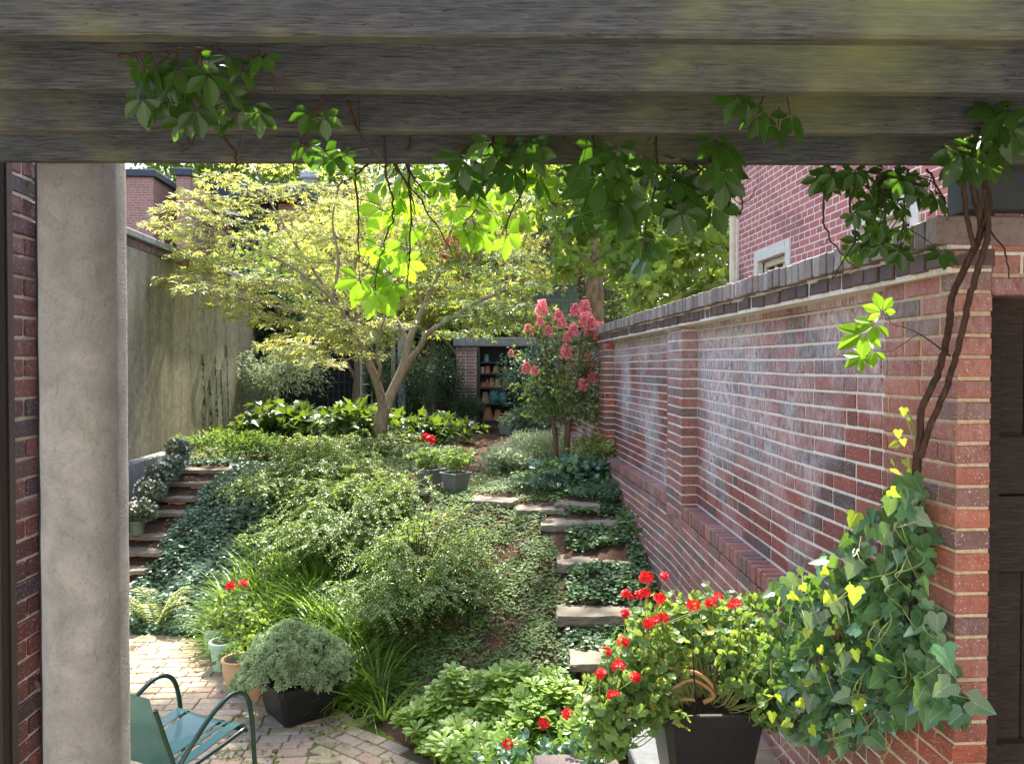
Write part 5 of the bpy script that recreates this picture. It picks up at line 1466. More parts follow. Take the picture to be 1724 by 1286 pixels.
# liriope
mb = MB()
lir = [(-1.95, 6.55), (-1.4, 6.0), (-.85, 5.5), (-.45, 5.15), (-.6, 5.8), (-1.0, 6.5), (-1.5, 7.6), (-2.0, 8.1), (-2.3, 7.5)]
cl = scatter_poly(lir, 150)
for (x, y) in cl:
    n = 46; z = float(ground(x, y)); a = rng.uniform(0, 6.28, n); e = rng.uniform(.25, 1.3, n)
    rad = np.stack([np.cos(a), np.sin(a), np.zeros(n)], -1)
    pos = np.array([x, y, z]) + rad * .04 * rng.random((n, 1))
    ax = unit(rad * np.cos(e)[:, None] + np.array([0, 0, 1.0]) * np.sin(e)[:, None])
    nr = unit(np.array([0, 0, 1.0]) * np.cos(e)[:, None] - rad * np.sin(e)[:, None] + [0, 0, .4])
    mb.leaves(T['blade'], pos, ax, nr, rng.uniform(.24, .5, n))
tag(mb.build('liriope_grass', M['liriope'], base=(0, 0, 0)), 'long arching bright green grass blades along the patio edge of the bank', 'grass', kind='stuff')
# pachysandra
pa = scatter_poly([(-.42, 4.95), (-.25, 4.62), (.0, 4.33), (.3, 4.05), (.7, 4.0), (.74, 4.6), (.66, 5.0), (.3, 5.15), (-.1, 5.2)], 640)
n = len(pa)
z = ground(pa[:, 0], pa[:, 1]) + .13 + .05 * _n2(pa[:, 0], pa[:, 1], 4) + rng.uniform(-.05, .05, n)
mb = MB(); mb.leaves(T['whorl'], np.concatenate([pa, z[:, None]], 1), unit(rdir(n, -.1, .1)), unit(np.array([0, -.22, 1.0]) + rdir(n) * .3), rng.uniform(.075, .115, n), np.clip(rng.normal(.55, .25, n), 0, 1))
for i in range(0, n, 2): mb.tube([np.array([pa[i, 0], pa[i, 1], z[i] - .14]), np.array([pa[i, 0], pa[i, 1], z[i]])], .003, 4)
tag(mb.build('pachysandra_bed', M['pachy'], base=(0, 0, 0)), 'dense bright green bed of whorled leaves at bottom centre', 'ground cover', kind='stuff')
# ferns at the column's foot
fr = thing('fern_plant', G(262, 1060), 'pale sunlit fern at the patio edge beside the column', 'fern')
mb = MB()
for k in range(13):
    a = rnd.uniform(0, 6.28); L = rnd.uniform(.22, .42); s = np.linspace(0, 1, 22)
    b0 = np.array(fr.location); dv = np.array([math.cos(a), math.sin(a), 0])
    pts = b0 + dv * L * s[:, None]; pts[:, 2] += .42 * (2 * s - 1.25 * s * s) * rnd.uniform(.6, 1.1)
    mb.tube(pts, (.003, .001), 3)
    dd = unit(np.gradient(pts, axis=0)); sd_ = unit(np.cross(dd, [0, 0, 1.0]))
    for sgn in (-1, 1): mb.leaves(T['narrow'], pts[3:], unit(sgn * sd_ + dd * .35 + rdir(22) * .12)[3:], [0, 0, 1], (.075 * np.sin(np.pi * (s * .85 + .13)))[3:] + .008)
mb.build('frond', M['fern'], fr)


far_tree('leafy_tree', 'yellow green tree right behind the maple hiding the townhouse walls', 600, 16.6, 1.0, 6.4, 1.9, 4200, .11, 'maple', group='trees filling the background', tpl='maple')
far_tree('leafy_tree', 'dark green tree at the end of the stucco wall behind the maple', 470, 17.6, 1.0, 5.6, 1.7, 4200, .11, group='trees filling the background')
far_tree('leafy_tree', 'green tree over the dark shed roof left of the brick niche', 720, 18.6, 1.0, 7.2, 1.9, 4600, .11, 'sycamore', group='trees filling the background')

far_tree('leafy_tree', 'tall green tree closing the sky behind the flat roofs and the maple top', 390, 27, 0, 14.5, 3.8, 6500, .17, group='trees filling the background')
far_tree('leafy_tree', 'tall green tree closing the sky between the sycamore and the maple', 790, 26, 0, 14.5, 4.0, 6500, .17, group='trees filling the background')
far_tree('leafy_tree', 'tall green tree closing the sky behind the sycamore crown', 1030, 25, 0, 14.0, 4.0, 6500, .17, group='trees filling the background')
# ------------------------------------------------------------------ potted plants
def square_pot(t, c, top, bot, h, rz, mat, rim=.03, soil=True):
    """tapered square planter with a rolled rim"""
    def ring(s_, z, ch=.14):
        k = s_ * (1 - ch)
        p = np.array([(-k, -s_), (k, -s_), (s_, -k), (s_, k), (k, s_), (-k, s_), (-s_, k), (-s_, -k)])
        return np.concatenate([p @ rotz(rz)[:2, :2], np.full((8, 1), z)], 1) + c
    a, b = top / 2, bot / 2
    mid = b + (a - b) * (h - rim) / h
    R_ = [ring(b * .94, 0.0), ring(b, .012), ring(mid, h - rim), ring(a + .004, h - rim + .002), ring(a + .008, h - .004), ring(a + .004, h), ring(a - .014, h), ring(a - .02, h - .05)]
    V = np.concatenate(R_); n = 8; m = len(R_)
    i0 = np.arange(m - 1)[:, None] * n; j = np.arange(n)[None]
    mb = MB(); mb.add(V, np.stack([i0 + j, i0 + (j + 1) % n, i0 + n + (j + 1) % n, i0 + n + j], -1).reshape(-1, 4))
    mb.add(R_[0], [tuple(range(8))])
    mb.build('body', mat, t)
    if soil:
        mb = MB()
        s_ = a - .019
        k = np.linspace(-s_, s_, 14); XX_, YY_ = np.meshgrid(k, k)
        Z_ = h - .035 + .012 * _n2(XX_ * 20, YY_ * 20, 1) + rng.normal(0, .004, XX_.shape)
        P = np.concatenate([np.stack([XX_.ravel(), YY_.ravel()], -1) @ rotz(rz)[:2, :2], Z_.ravel()[:, None]], 1) + c
        ii = (np.arange(13)[:, None] * 14 + np.arange(13)[None]).ravel()
        mb.add(P, np.stack([ii, ii + 1, ii + 15, ii + 14], -1)); mb.build('soil', M['potsoil'], t)

def round_pot(name, label, c, h, r0, r1, mat, cat='pot', group=None, fat=0, saucer=False):
    t = thing(name, c, label, cat, group)
    mb = MB()
    if fat: pr = [(.001, 0), (r0, 0), (r1 * .97, h * .45), (r1 * 1.02, h * .75), (r1 * .95, h * .9), (r1 * 1.08, h * .92), (r1 * 1.1, h), (r1 * .95, h), (r1 * .9, h * .85)]
    else: pr = [(.001, 0), (r0, 0), (r0 + (r1 - r0) * .8, h * .8), (r1 * 1.05, h * .81), (r1 * 1.09, h * .85), (r1 * 1.09, h * .98), (r1 * 1.05, h), (r1 * .94, h), (r1 * .9, h * .88)]
    mb.lathe(pr, 26, c); mb.build('body', M[mat], t, smooth=False)
    mb = MB(); mb.lathe([(r1 * .92, h * .9), (.001, h * .9 + .01)], 16, c); mb.build('soil', M['potsoil'], t)
    return t

def ger_flower(parent, c, s_=.032, n=9):
    mb = MB()
    d = rdir(n, -.1, 1) + [0, -.25, 0]
    pos = np.asarray(c) + unit(d) * s_ * rng.uniform(.5, 1, (n, 1))
    y = unit(np.cross(d, rdir(n)))
    mb.leaves(T['floret'], pos, y, unit(d), s_ * rng.uniform(.6, .95, n))
    mb.build('flower_head', M['geraniumflower'], parent)

def geranium(name, label, centres, flowers, leafs, root, cat='geranium', group=None, mat='geranium', stalk=.012, stems=None, fsize=.022):
    """centres: (point, radius, leaves); flowers: points"""
    t = thing(name, root, label, cat, group)
    mb, sb = MB(), MB()
    for (c, r, n) in centres:
        c = np.asarray(c)
        r3 = np.array([r, r, r * .8])
        p = rdir(n) * (rng.random((n, 1)) ** .45)
        pos = c + p * r3 + rng.normal(0, .012, (n, 3))
        out = unit(p * [1, 1, .6] + [0, -.35, .45])
        mb.leaves(T['geranium'], pos, unit(rdir(n) + [0, -.2, -.4]), unit(out + rdir(n) * .45), leafs * rng.uniform(.55, 1.2, n), np.clip(rng.normal(.5, .24, n), 0, .99))
        for k in range(max(2, n // 9)):
            q = c + rdir(1)[0] * r3 * .8
            b = np.array([root[0] + (c[0] - root[0]) * .35, root[1] + (c[1] - root[1]) * .35, root[2]])
            limb(sb, [b, (b + q) / 2 + rng.normal(0, .02, 3), q], (.004, .0018), 4, 4)
    for f in flowers:
        f = np.asarray(f)
        c = min(centres, key=lambda a: np.linalg.norm(np.asarray(a[0]) - f))[0]
        b = np.asarray(c) + [0, 0, -.02]
        limb(sb, [b, b * .4 + f * .6 + rng.normal(0, .008, 3), f], (.0022, .0016), 4, 5)
    mb.build('foliage', M[mat], t); sb.build('stem', M['stem'], t)
    for f in flowers: ger_flower(t, f, fsize * rng.uniform(.8, 1.15))
    return t

# black planter on the stone terrace, with its sprawling geranium
pc = W(1182, 1195, 3.42); pc[2] = .502
bp = thing('black_planter', pc, 'square black planter in the bottom right foreground on the stone terrace', 'planter')
HH = float(W(1182, 1195, 3.25)[2]) - .502
square_pot(bp, pc, .44, .30, HH, -YAW + .03, M['blackpot'], .055)
DP = 3.4
w3 = lambda px, py, d=DP: W(px, py, d)
z4 = lambda x, y, d=DP: w3(1000 + x / 3.7175, 940 + y / 3.7175, d)
gc = []
for (x, y, d, r, n) in ((330, 420, 3.35, .11, 34), (250, 560, 3.25, .11, 38), (330, 640, 3.3, .12, 40), (420, 560, 3.4, .1, 34), (500, 500, 3.5, .12, 40), (560, 400, 3.6, .12, 40), (650, 420, 3.55, .13, 44), (760, 420, 3.6, .13, 46), (850, 480, 3.5, .13, 46),
        (940, 420, 3.6, .13, 46), (1020, 500, 3.5, .13, 46), (1090, 560, 3.45, .12, 40), (780, 540, 3.45, .12, 40), (900, 600, 3.4, .12, 40), (1010, 650, 3.35, .12, 40), (1100, 680, 3.3, .12, 38), (860, 740, 3.32, .08, 22), (1040, 800, 3.25, .12, 38),
        (560, 560, 3.5, .11, 30), (470, 640, 3.35, .1, 26), (170, 700, 3.2, .12, 40), (260, 760, 3.2, .12, 42), (350, 820, 3.2, .11, 36), (100, 820, 3.15, .11, 40), (200, 880, 3.15, .12, 40), (300, 930, 3.12, .1, 30), (60, 930, 3.1, .1, 34), (140, 1010, 3.1, .1, 32),
        (60, 1080, 3.1, .09, 26), (160, 1120, 3.1, .07, 18), (30, 1160, 3.1, .06, 14), (120, 1200, 3.1, .045, 8), (530, 1000, 3.12, .035, 4), (380, 960, 3.15, .05, 9), (1110, 900, 3.2, .09, 26), (1060, 1000, 3.2, .06, 14), (460, 300, 3.6, .1, 26), (700, 300, 3.65, .11, 30), (860, 330, 3.7, .1, 28), (1020, 330, 3.7, .12, 34)):
    gc.append((z4(x, y, d), r, int(n * 1.8)))
gf = [z4(x, y, 3.25 if y < 500 else 2.98) for (x, y) in ((330, 120), (445, 120), (325, 215), (290, 240), (205, 235), (410, 255), (190, 350), (620, 295), (735, 280), (780, 250), (880, 295), (430, 375), (345, 410), (390, 395), (185, 530), (75, 590), (150, 680), (40, 730), (255, 745), (120, 860))]
gf += [z4(x, y, 3.5) for (x, y) in ((1100, 235), (1145, 235))]
geranium('geranium_plant', 'big sprawling red geranium filling the black planter in the right foreground', gc, gf, .05, pc + [0, 0, HH - .05])
for k, pts in enumerate((((740, 860), (735, 790), (640, 715), (520, 700), (420, 660)), ((690, 900), (750, 860), (700, 800), (600, 760), (480, 820)), ((760, 840), (800, 820), (880, 800)), ((470, 920), (560, 880), (640, 890)))):
    mb = MB(); limb(mb, [z4(x, y, 3.36 - .02 * i) for i, (x, y) in enumerate(pts)], (.011, .006), 8, 8)
    o = mb.build('woody_stem', M['woodystem'], bpy.data.objects['geranium_plant'], smooth=True)
mb = MB(); limb(mb, [z4(640, 945, 3.28), z4(622, 640, 3.3), z4(618, 480, 3.32)], .003, 6, 4)
tag(mb.build('plant_stake', M['dark']), 'thin dark stake standing in the black geranium planter', 'stake')
# trailing geranium at the lower edge of the bed
gl = [(w3(940, 1268, 4.2), .13, 34), (w3(880, 1272, 4.25), .12, 28), (w3(985, 1252, 4.1), .11, 28), (w3(820, 1280, 4.3), .1, 20), (w3(1000, 1286, 4.0), .1, 24)]
geranium('geranium_plant', 'low bluish geranium with scattered red heads at the edge of the whorled bed', gl, [w3(955, 1203, 4.2), w3(915, 1217, 4.2), w3(856, 1252, 4.2), w3(1006, 1284, 4.0)], .07, w3(930, 1300, 4.3), mat='ivy', fsize=.03)

# twin grey planters on the upper path
for i, (px, d, rz, lab, plab) in enumerate(((724, 8.35, .75, 'left one of the twin grey square planters on the bank', 'geranium with two red heads in the left grey planter'), (767, 8.2, .72, 'right one of the twin grey square planters on the bank', 'bushy geranium without flowers in the right grey planter'))):
    c = W(px, 808, d); c[2] = float(ground(c[0], c[1])) + .01
    zt = float(W(px, 795, d)[2])
    t = thing('grey_planter', c, lab, 'planter', 'twin grey planters')
    square_pot(t, c, .25, .18, max(.2, zt - c[2]), rz, M['greypot'], .025)
    top = np.array([c[0], c[1], zt])
    cs = [(top + [dx, dy, dz], .12, 46) for dx, dy, dz in ((-.08, .03, .13), (.07, .03, .14), (0, -.03, .14), (0, .1, .18), (-.12 + .24 * i, .07, .16))]
    geranium('geranium_plant', plab, cs, [W(717, 738, 8.35), W(726, 742, 8.3)] if i == 0 else [], .05, top, group='geraniums in the grey planters', fsize=.045)

# pots along the patio edge
P0 = lambda px, py: G(px, py, .012)
def pat(px, py, z=.014):
    d = (CAMZ - z) * F / (py - 621) ; p = W(px, py, d); p[2] = z; return p
round_pot('green_pot', 'pale mint green pot farther back at the patio edge', pat(362, 1097), .2, .075, .095, 'mint', group='pots along the patio edge')
round_pot('green_pot', 'nearer mint green pot with its rim showing beside the clay pot', pat(377, 1127), .22, .085, .105, 'mint', group='pots along the patio edge')
round_pot('clay_pot', 'pale yellowish clay pot between the mint pot and the black planter', pat(402, 1160), .22, .08, .115, 'terra_pale', group='pots along the patio edge', fat=1)
round_pot('clay_pot', 'low pale clay bowl half hidden under the sedum', pat(438, 1174), .18, .1, .14, 'terra_pale', group='pots along the patio edge', fat=1)
cA = pat(375, 1110) + [0, 0, .25]
geranium('geranium_plant', 'light green geranium with red heads in the mint pots by the liriope', [(W(360, 1040, 6.5), .13, 46), (W(395, 1030, 6.4), .14, 56), (W(425, 1045, 6.3), .14, 56), (W(390, 1075, 6.2), .13, 52), (W(430, 1085, 6.1), .13, 46), (W(375, 1015, 6.7), .12, 44), (W(410, 1005, 6.7), .1, 34)],
         [W(410, 985, 6.5), W(388, 988, 6.6)], .06, cA, fsize=.032)
geranium('geranium_plant', 'leafy green geranium hanging over the yellowish clay pot', [(W(400, 1105, 5.9), .12, 48), (W(425, 1120, 5.75), .12, 46), (W(385, 1110, 6.0), .1, 34), (W(440, 1100, 5.85), .1, 34)], [], .06, pat(405, 1160) + [0, 0, .2])
# black planter with sedum
sc = pat(505, 1205); sc[2] = .02
sp_ = thing('black_planter', sc, 'square black planter with one corner forward holding the grey green sedum', 'planter')
square_pot(sp_, sc, .47, .36, .27, .62, M['blackpot'], .04)
sd_ = thing('sedum_plant', sc + [0, 0, .24], 'mounded grey green sedum overflowing the corner black planter', 'sedum')
mb = MB(); n = 2800
for k in range(110):
    a = k * 2.39996; r = math.sqrt((k + .5) / 110) * rnd.uniform(.88, 1.06)
    if rnd.random() < .12 and r > .75: continue
    q = sc + [math.cos(a) * r * .38 - .05, math.sin(a) * r * .32 + .03, .27 + (.2 + .06 * math.sin(a * 3 + 1)) * (1 - r ** 2.2) - .09 * max(0, r - .7) / .3 * (1.3 - math.cos(a)) * .6 + rnd.uniform(-.025, .03)]
    rr_ = rnd.uniform(.05, .085); m = 30
    dd = unit(rdir(m, -.25, 1) + [0, -.15, .3]); pos = q + dd * rr_ * rng.uniform(.75, 1.05, (m, 1))
    mb.leaves(T['rosette'], pos, unit(np.cross(dd, rdir(m))), unit(dd + rdir(m) * .3), rng.uniform(.024, .038, m), np.clip(rng.normal(rnd.uniform(.3, .7), .2, m), 0, 1))
mb.build('foliage', M['sedum'], sd_)
mb = MB()
for k in range(14):
    a = rnd.uniform(0, 6.28); tip = sc + [math.cos(a) * .38, math.sin(a) * .35, .26 + rnd.uniform(-.08, .03)]
    limb(mb, [sc + [math.cos(a) * .1, math.sin(a) * .1, .26], sc + [math.cos(a) * .25, math.sin(a) * .23, .31], tip], (.006, .003), 5, 4)
mb.build('stem', M['twig'], sd_)
mb = MB(); hp = [pat(560, 1192, .02), pat(580, 1200, .02), pat(600, 1214, .02), pat(612, 1212, .02), pat(640, 1220, .02)]
limb(mb, hp, .009, 7, 8); tag(mb.build('garden_hose', M['hose'], smooth=True), 'short run of dark hose on the soil behind the corner black planter', 'hose')

# begonias on the left steps
bl = [('lowest begonia pot on the left steps, next to the column', 231, 899, 8.25, .085, (238, 860)), ('second begonia pot up the left steps, paler flowers above it', 250, 859, 8.6, .085, (252, 826)),
      ('third begonia up the left steps, its dark pot shaded', 272, 833, 8.95, .085, (268, 800)), ('fourth begonia up the left steps beside the bare brick riser', 291, 808, 9.25, .085, (290, 786)), ('topmost begonia pot at the head of the left steps', 308, 785, 9.6, .08, (300, 756))]
for i, (lab, px, py, d, r, (fx, fy)) in enumerate(bl):
    c = W(px, py, d)
    round_pot('green_pot', lab.replace('begonia', 'green') if False else 'dark green plastic ' + lab.replace('begonia pot', 'pot').replace('begonia', 'pot'), c, .15, .065, r, 'greenpot', group='pots on the left steps')
    t = thing('begonia_plant', c + [0, 0, .14], 'white flowering ' + lab.replace(' pot', '').replace('its dark pot shaded', 'above a shaded pot'), 'begonia', 'white begonias on the left steps')
    fc = W(fx, fy, d); n = 130
    mb = MB(); p = rdir(n) * rng.random((n, 1)) ** .4 * [.17, .15, .13]
    mb.leaves(T['geranium'], fc + p, unit(rdir(n) + [0, -.2, -.3]), unit(p * 3 + [0, -.3, .6] + rdir(n) * .5), rng.uniform(.04, .075, n)); mb.build('foliage', M['begonia'], t)
    mb = MB(); n = 36; p = rdir(n, -.1, 1) * [.16, .16, .14]
    mb.leaves(T['floret'], fc + p + [0, -.03, .02], rdir(n), rdir(n) + [0, -.5, .5], rng.uniform(.010, .019, n)); mb.build('blossom', M['whiteflower'], t); t_b = t
    mb = MB(); limb(mb, [c + [0, 0, .13], c * .5 + fc * .5, fc], (.008, .005), 5, 4); mb.build('stem', M['stem'], t)
# small stone trough and box near the niche
p = G(858, 732); 
t = thing('stone_trough', p, 'grey stone trough at the end of the litter path', 'trough')
mb = MB(); mb.box((-.12, -.25, 0), (.16, .25, .22), .5, 0, .015, rotz(.3), p); mb.build('block', M['concrete'], t)
mb = MB(); mb.box((-.15, -.28, .222), (.19, .28, .27), .5, 0, .012, rotz(.3), p); mb.build('rim', M['concrete'], t)

# ------------------------------------------------------------------ green metal armchair
ch_f = CW(-1.71, 4.38, 0)             # middle of the seat's front edge
hd = R(28)                             # it faces this far right of straight ahead
fwd = np.array([math.sin(hd), math.cos(hd), 0]); rgt = np.array([math.cos(hd), -math.sin(hd), 0])
ch0 = ch_f - fwd * .24
chair = thing('garden_chair', ch0, 'green enamelled metal garden armchair seen from behind at lower left', 'chair')
def cpt(r, f, z): return ch0 + rgt * r + fwd * f + np.array([0, 0, z])
def sheet(name, sec, w0, w1, slots, nw=21):
    """a pressed sheet following the section (f, z), with rows of raised ribs and slots"""
    sec = spline([(a, b, 0) for a, b in sec], 8)[:, :2]; m = len(sec)
    us = np.linspace(-1, 1, nw); mb = MB(); V = []
    for th in (0, -.004):
        for i, (f, z) in enumerate(sec):
            ww = w0 + (w1 - w0) * i / (m - 1)
            for u in us:
                rib = .006 * (1 if any(abs(abs(u) - s_) < .03 for s_ in slots) else 0)
                V.append(cpt(u * ww, f, z + rib + th - .010 * (1 - u * u) * (1 if name == 'seat' else 0)))
    V = np.array(V); Fs = []
    for i in range(m - 1):
        for j in range(nw - 1):
            um = (us[j] + us[j + 1]) / 2
            if any(abs(um - s_) < .05 for s_ in (-.62, -.5, .5, .62)) and 3 < i < m - 6 and name == 'seat' and (i % 16) not in (0,) and abs(abs(um) - .56) > .03:
                continue
            Fs.append((i * nw + j, i * nw + j + 1, (i + 1) * nw + j + 1, (i + 1) * nw + j))
            b_ = m * nw
            Fs.append((b_ + i * nw + j, b_ + (i + 1) * nw + j, b_ + (i + 1) * nw + j + 1, b_ + i * nw + j + 1))
    mb.add(V, Fs); return mb.build(name, M['seat'], chair, smooth=True)
sheet('seat', [(-.22, .385), (-.12, .39), (.0, .405), (.12, .425), (.2, .435), (.235, .425), (.25, .395)], .235, .245, ())
sheet('backrest', [(-.225, .37), (-.255, .44), (-.31, .58), (-.35, .70), (-.375, .80)], .235, .225, ())
for sgn in (-1, 1):
    x = sgn * .262
    mb = MB()
    limb(mb, [cpt(x * .93, -.36, .74), cpt(x * .96, -.27, .47), cpt(x * .98, -.225, .375), cpt(x, .0, .385), cpt(x, .225, .41)], .0125, 9, 8); mb.build('side_frame', M['chair_tube'], chair, smooth=True)
    mb = MB()
    limb(mb, [cpt(x, -.245, .40), cpt(x * 1.04, -.15, .50), cpt(x * 1.06, -.02, .60), cpt(x * 1.06, .11, .645), cpt(x * 1.06, .21, .60), cpt(x * 1.05, .255, .47), cpt(x * 1.05, .275, .25), cpt(x * 1.05, .285, .05), cpt(x * 1.05, .265, .017), cpt(x * 1.05, .2, .014), cpt(x * 1.05, -.2, .014), cpt(x * 1.05, -.36, .014)], .0135, 10, 8)
    mb.build('armrest', M['chair_tube'], chair, smooth=True)
for f in (-.36, .22):
    mb = MB(); 
    mb.tube([cpt(-.275, f, .014 if f < 0 else .40), cpt(.275, f, .014 if f < 0 else .40)], .011, 8); mb.build('crossbar', M['chair_tube'], chair)

# ------------------------------------------------------------------ ivy on the pier
iv = thing('english_ivy', (1.45, 2.9, .5), 'lush English ivy tumbling down the wall beside the brick pier', 'ivy')
mb, sb = MB(), MB()
def ivy_at(px, py, d, size, nrm=None, tint=None, tpl='ivy', mb_=None, axis=None):
    p = W(px, py, d)
    ax = unit(np.array([rnd.gauss(0, .75), rnd.gauss(-.1, .3), -.8 + rnd.gauss(0, .5)])) if axis is None else axis
    nr = unit(np.array([-.45 + rnd.gauss(0, .5), -.75 + rnd.gauss(0, .4), .5 + rnd.gauss(0, .5)])) if nrm is None else nrm
    (mb_ or mb).leaves(T[tpl], p, ax, nr, size, rnd.random() if tint is None else tint)
ivp = [(1545, 800), (1570, 900), (1560, 960), (1585, 1040), (1600, 1120), (1650, 1190), (1590, 1205), (1540, 1185), (1500, 1240), (1400, 1255), (1300, 1230), (1280, 1120), (1300, 1040), (1270, 1010), (1330, 960), (1400, 930), (1450, 880), (1490, 830), (1520, 790)]
pts = scatter_poly(ivp, 820)
def ivd(px, py):  # the ivy hugs the wall: nearer at right, with a swelling belly
    base = interp(px, [1270, 1350, 1450, 1550, 1600, 1660], [3.35, 3.05, 2.78, 2.5, 2.34, 2.26])
    return base
for (px, py) in pts:
    d = float(ivd(px, py)) - abs(rnd.gauss(0, .05)) + rnd.uniform(0, .16)
    s_ = rnd.uniform(.03, .074) * (1.2 if px > 1480 and py > 1080 else 1)
    ivy_at(px, py, d, s_, tpl='ivy' if rnd.random() < .85 else 'ivyb', tint=min(1, max(0, rnd.gauss(.45, .25))))
for (px, py, s_) in ((1480, 1120, .10), (1500, 1165, .12), (1560, 1150, .11), (1590, 1190, .10), (1620, 1200, .08), (1560, 1185, .10), (1515, 1190, .10), (1460, 1185, .10), (1430, 1170, .09), (1545, 1110, .09), (1470, 860, .085), (1500, 840, .08), (1530, 830, .08), (1525, 870, .085), (1480, 890, .1), (1450, 870, .09), (1560, 1130, .1), (1505, 1210, .09), (1580, 1100, .08), (1600, 1150, .09), (1490, 1215, .09), (1420, 1210, .09)):
    ivy_at(px, py, float(ivd(px, py)) - .10, s_ * .74, tint=rnd.uniform(.2, .7))
mb.build('foliage', M['ivy'], iv, smooth=True)
yb = MB()
for (px, py, s_) in ((1522, 688, .035), (1528, 705, .03), (1512, 725, .035), (1510, 747, .035), (1520, 740, .03), (1525, 775, .035), (1505, 790, .04), (1500, 775, .03), (1535, 790, .045), (1440, 865, .07), (1545, 800, .03), (1500, 825, .05), (1440, 990, .075), (1400, 1000, .06), (1415, 1085, .05), (1440, 1095, .05), (1445, 1180, .06), (1380, 1090, .045), (1460, 1080, .04), (1330, 1000, .05), (1350, 985, .045), (1385, 960, .05), (1310, 1010, .045), (1360, 1060, .045), (1390, 1120, .04), (1400, 1060, .045), (1345, 1180, .05), (1300, 1200, .05), (1330, 1215, .05), (1365, 1225, .05), (1355, 1150, .045), (1310, 1170, .04)):
    ivy_at(px, py, float(ivd(px, py)) - .16 if py > 830 else 2.5, s_ * .8, mb_=yb, tpl='ivy', tint=rnd.uniform(.3, 1))
yb.build('young_foliage', M['ivy_young'], iv)
for k in range(60):
    px, py = scatter_poly(ivp, 1)[0]; d = float(ivd(px, py)) - .05
    limb(sb, [W(px, py, d), W(px + rnd.uniform(-25, 25), py + rnd.uniform(10, 40), d - .05), W(px + rnd.uniform(-50, 50), py + rnd.uniform(30, 80), d)], (.002, .0012), 4, 5)
for (a_, b_2) in (((1540, 800), (1530, 690)), ((1545, 820), (1525, 700))):
    limb(sb, [W(*a_, 2.5), W((a_[0] + b_2[0]) / 2 + 8, (a_[1] + b_2[1]) / 2, 2.5), W(*b_2, 2.5)], (.004, .002), 5, 6)
sb.build('stem', M['stem'], iv)
mb = MB(); p = W(1560, 1000, 2.62)
limb(mb, [W(1500, 1280, 2.9), W(1530, 1100, 2.7), W(1545, 950, 2.6), W(1542, 840, 2.53), W(1545, 760, 2.5)], (.02, .014), 8, 6); mb.build('woody_stem', M['vinebark'], iv)
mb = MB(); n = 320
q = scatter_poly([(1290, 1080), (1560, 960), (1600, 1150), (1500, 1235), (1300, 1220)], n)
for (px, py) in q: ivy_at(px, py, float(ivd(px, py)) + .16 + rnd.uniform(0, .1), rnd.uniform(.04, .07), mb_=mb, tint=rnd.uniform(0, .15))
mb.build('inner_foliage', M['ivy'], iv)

# ------------------------------------------------------------------ Virginia creeper
def cleaf(mb_, px, py, d, s_=.08, tint=None, ax=None, nr=None, lit=None):
    p = W(px, py, d)
    a = unit(np.array([rnd.gauss(0, .7), rnd.gauss(-.1, .35), -.9 + rnd.gauss(0, .45)])) if ax is None else ax
    n_ = unit(np.array([rnd.gauss(0, .5), -.8 + rnd.gauss(0, .35), .5 + rnd.gauss(0, .45)])) if nr is None else nr
    mb_.leaves(T['creeper'], p, a, n_, s_, rnd.random() if tint is None else tint)
def vine(name, label, stems, leaves, k=1.0, berries=(), mat='creeper'):
    stems = [[(x, y, q * (k if y > 270 else 1 + (k - 1) * .8)) for x, y, q in s_] for s_ in stems]
    leaves = [(l[0], l[1], l[2] * k, (l[3] if len(l) > 3 else rnd.uniform(.06, .085)) * k) for l in leaves]
    first = W(*stems[0][0])
    t = thing(name, first, label, 'vine', 'creeper hanging from the pergola')
    mb_, sb_ = MB(), MB()
    ST = np.concatenate([spline([W(*q) for q in s_], 10) for s_ in stems])
    for s_ in stems:
        pts_ = [W(*q) for q in s_]
        limb(sb_, pts_, (.0042, .0018), 5, 7, .002)
        # hooked tendrils along the stem
        for q in pts_[1:]:
            e = q + rng.normal(0, .025, 3); limb(sb_, [q, (q + e) / 2 + [0, 0, -.012], e, e + [.004, 0, .012]], (.0014, .0008), 4, 3)
    for l in leaves:
        px, py, d = l[:3]; s_ = l[3] if len(l) > 3 else rnd.uniform(.06, .085)
        cleaf(mb_, px, py, d, s_)
        e = W(px + rnd.uniform(-22, 22), py - rnd.uniform(18, 45), d + .02)
        q_ = ST[np.argmin(np.linalg.norm(ST - W(px, py - 20, d), axis=1))]
        if np.linalg.norm(q_ - W(px, py, d)) < .22: e = q_
        limb(sb_, [W(px, py, d), (W(px, py, d) + e) / 2 + [0, 0, .004], e], (.0012, .0014), 4, 4)
    mb_.build('foliage', M[mat], t, smooth=True)
    sb_.build('stem', M['vinebark'], t)
    if berries:
        for (px, py, d, n) in berries:
            b_ = MB(); c = W(px, py, d)
            for k in range(n):
                q = c + rdir(1)[0] * rnd.uniform(.02, .045); b_.tube([c + [0, .005, 0], q], (.0010, .0008), 4)
                u = rdir(6); b_.lathe([(.0005, -.004), (.003, -.0028), (.0042, 0), (.003, .0028), (.0005, .004)], 7, q)
            b_.build('berry_cluster', M['stem'], t)
    return t
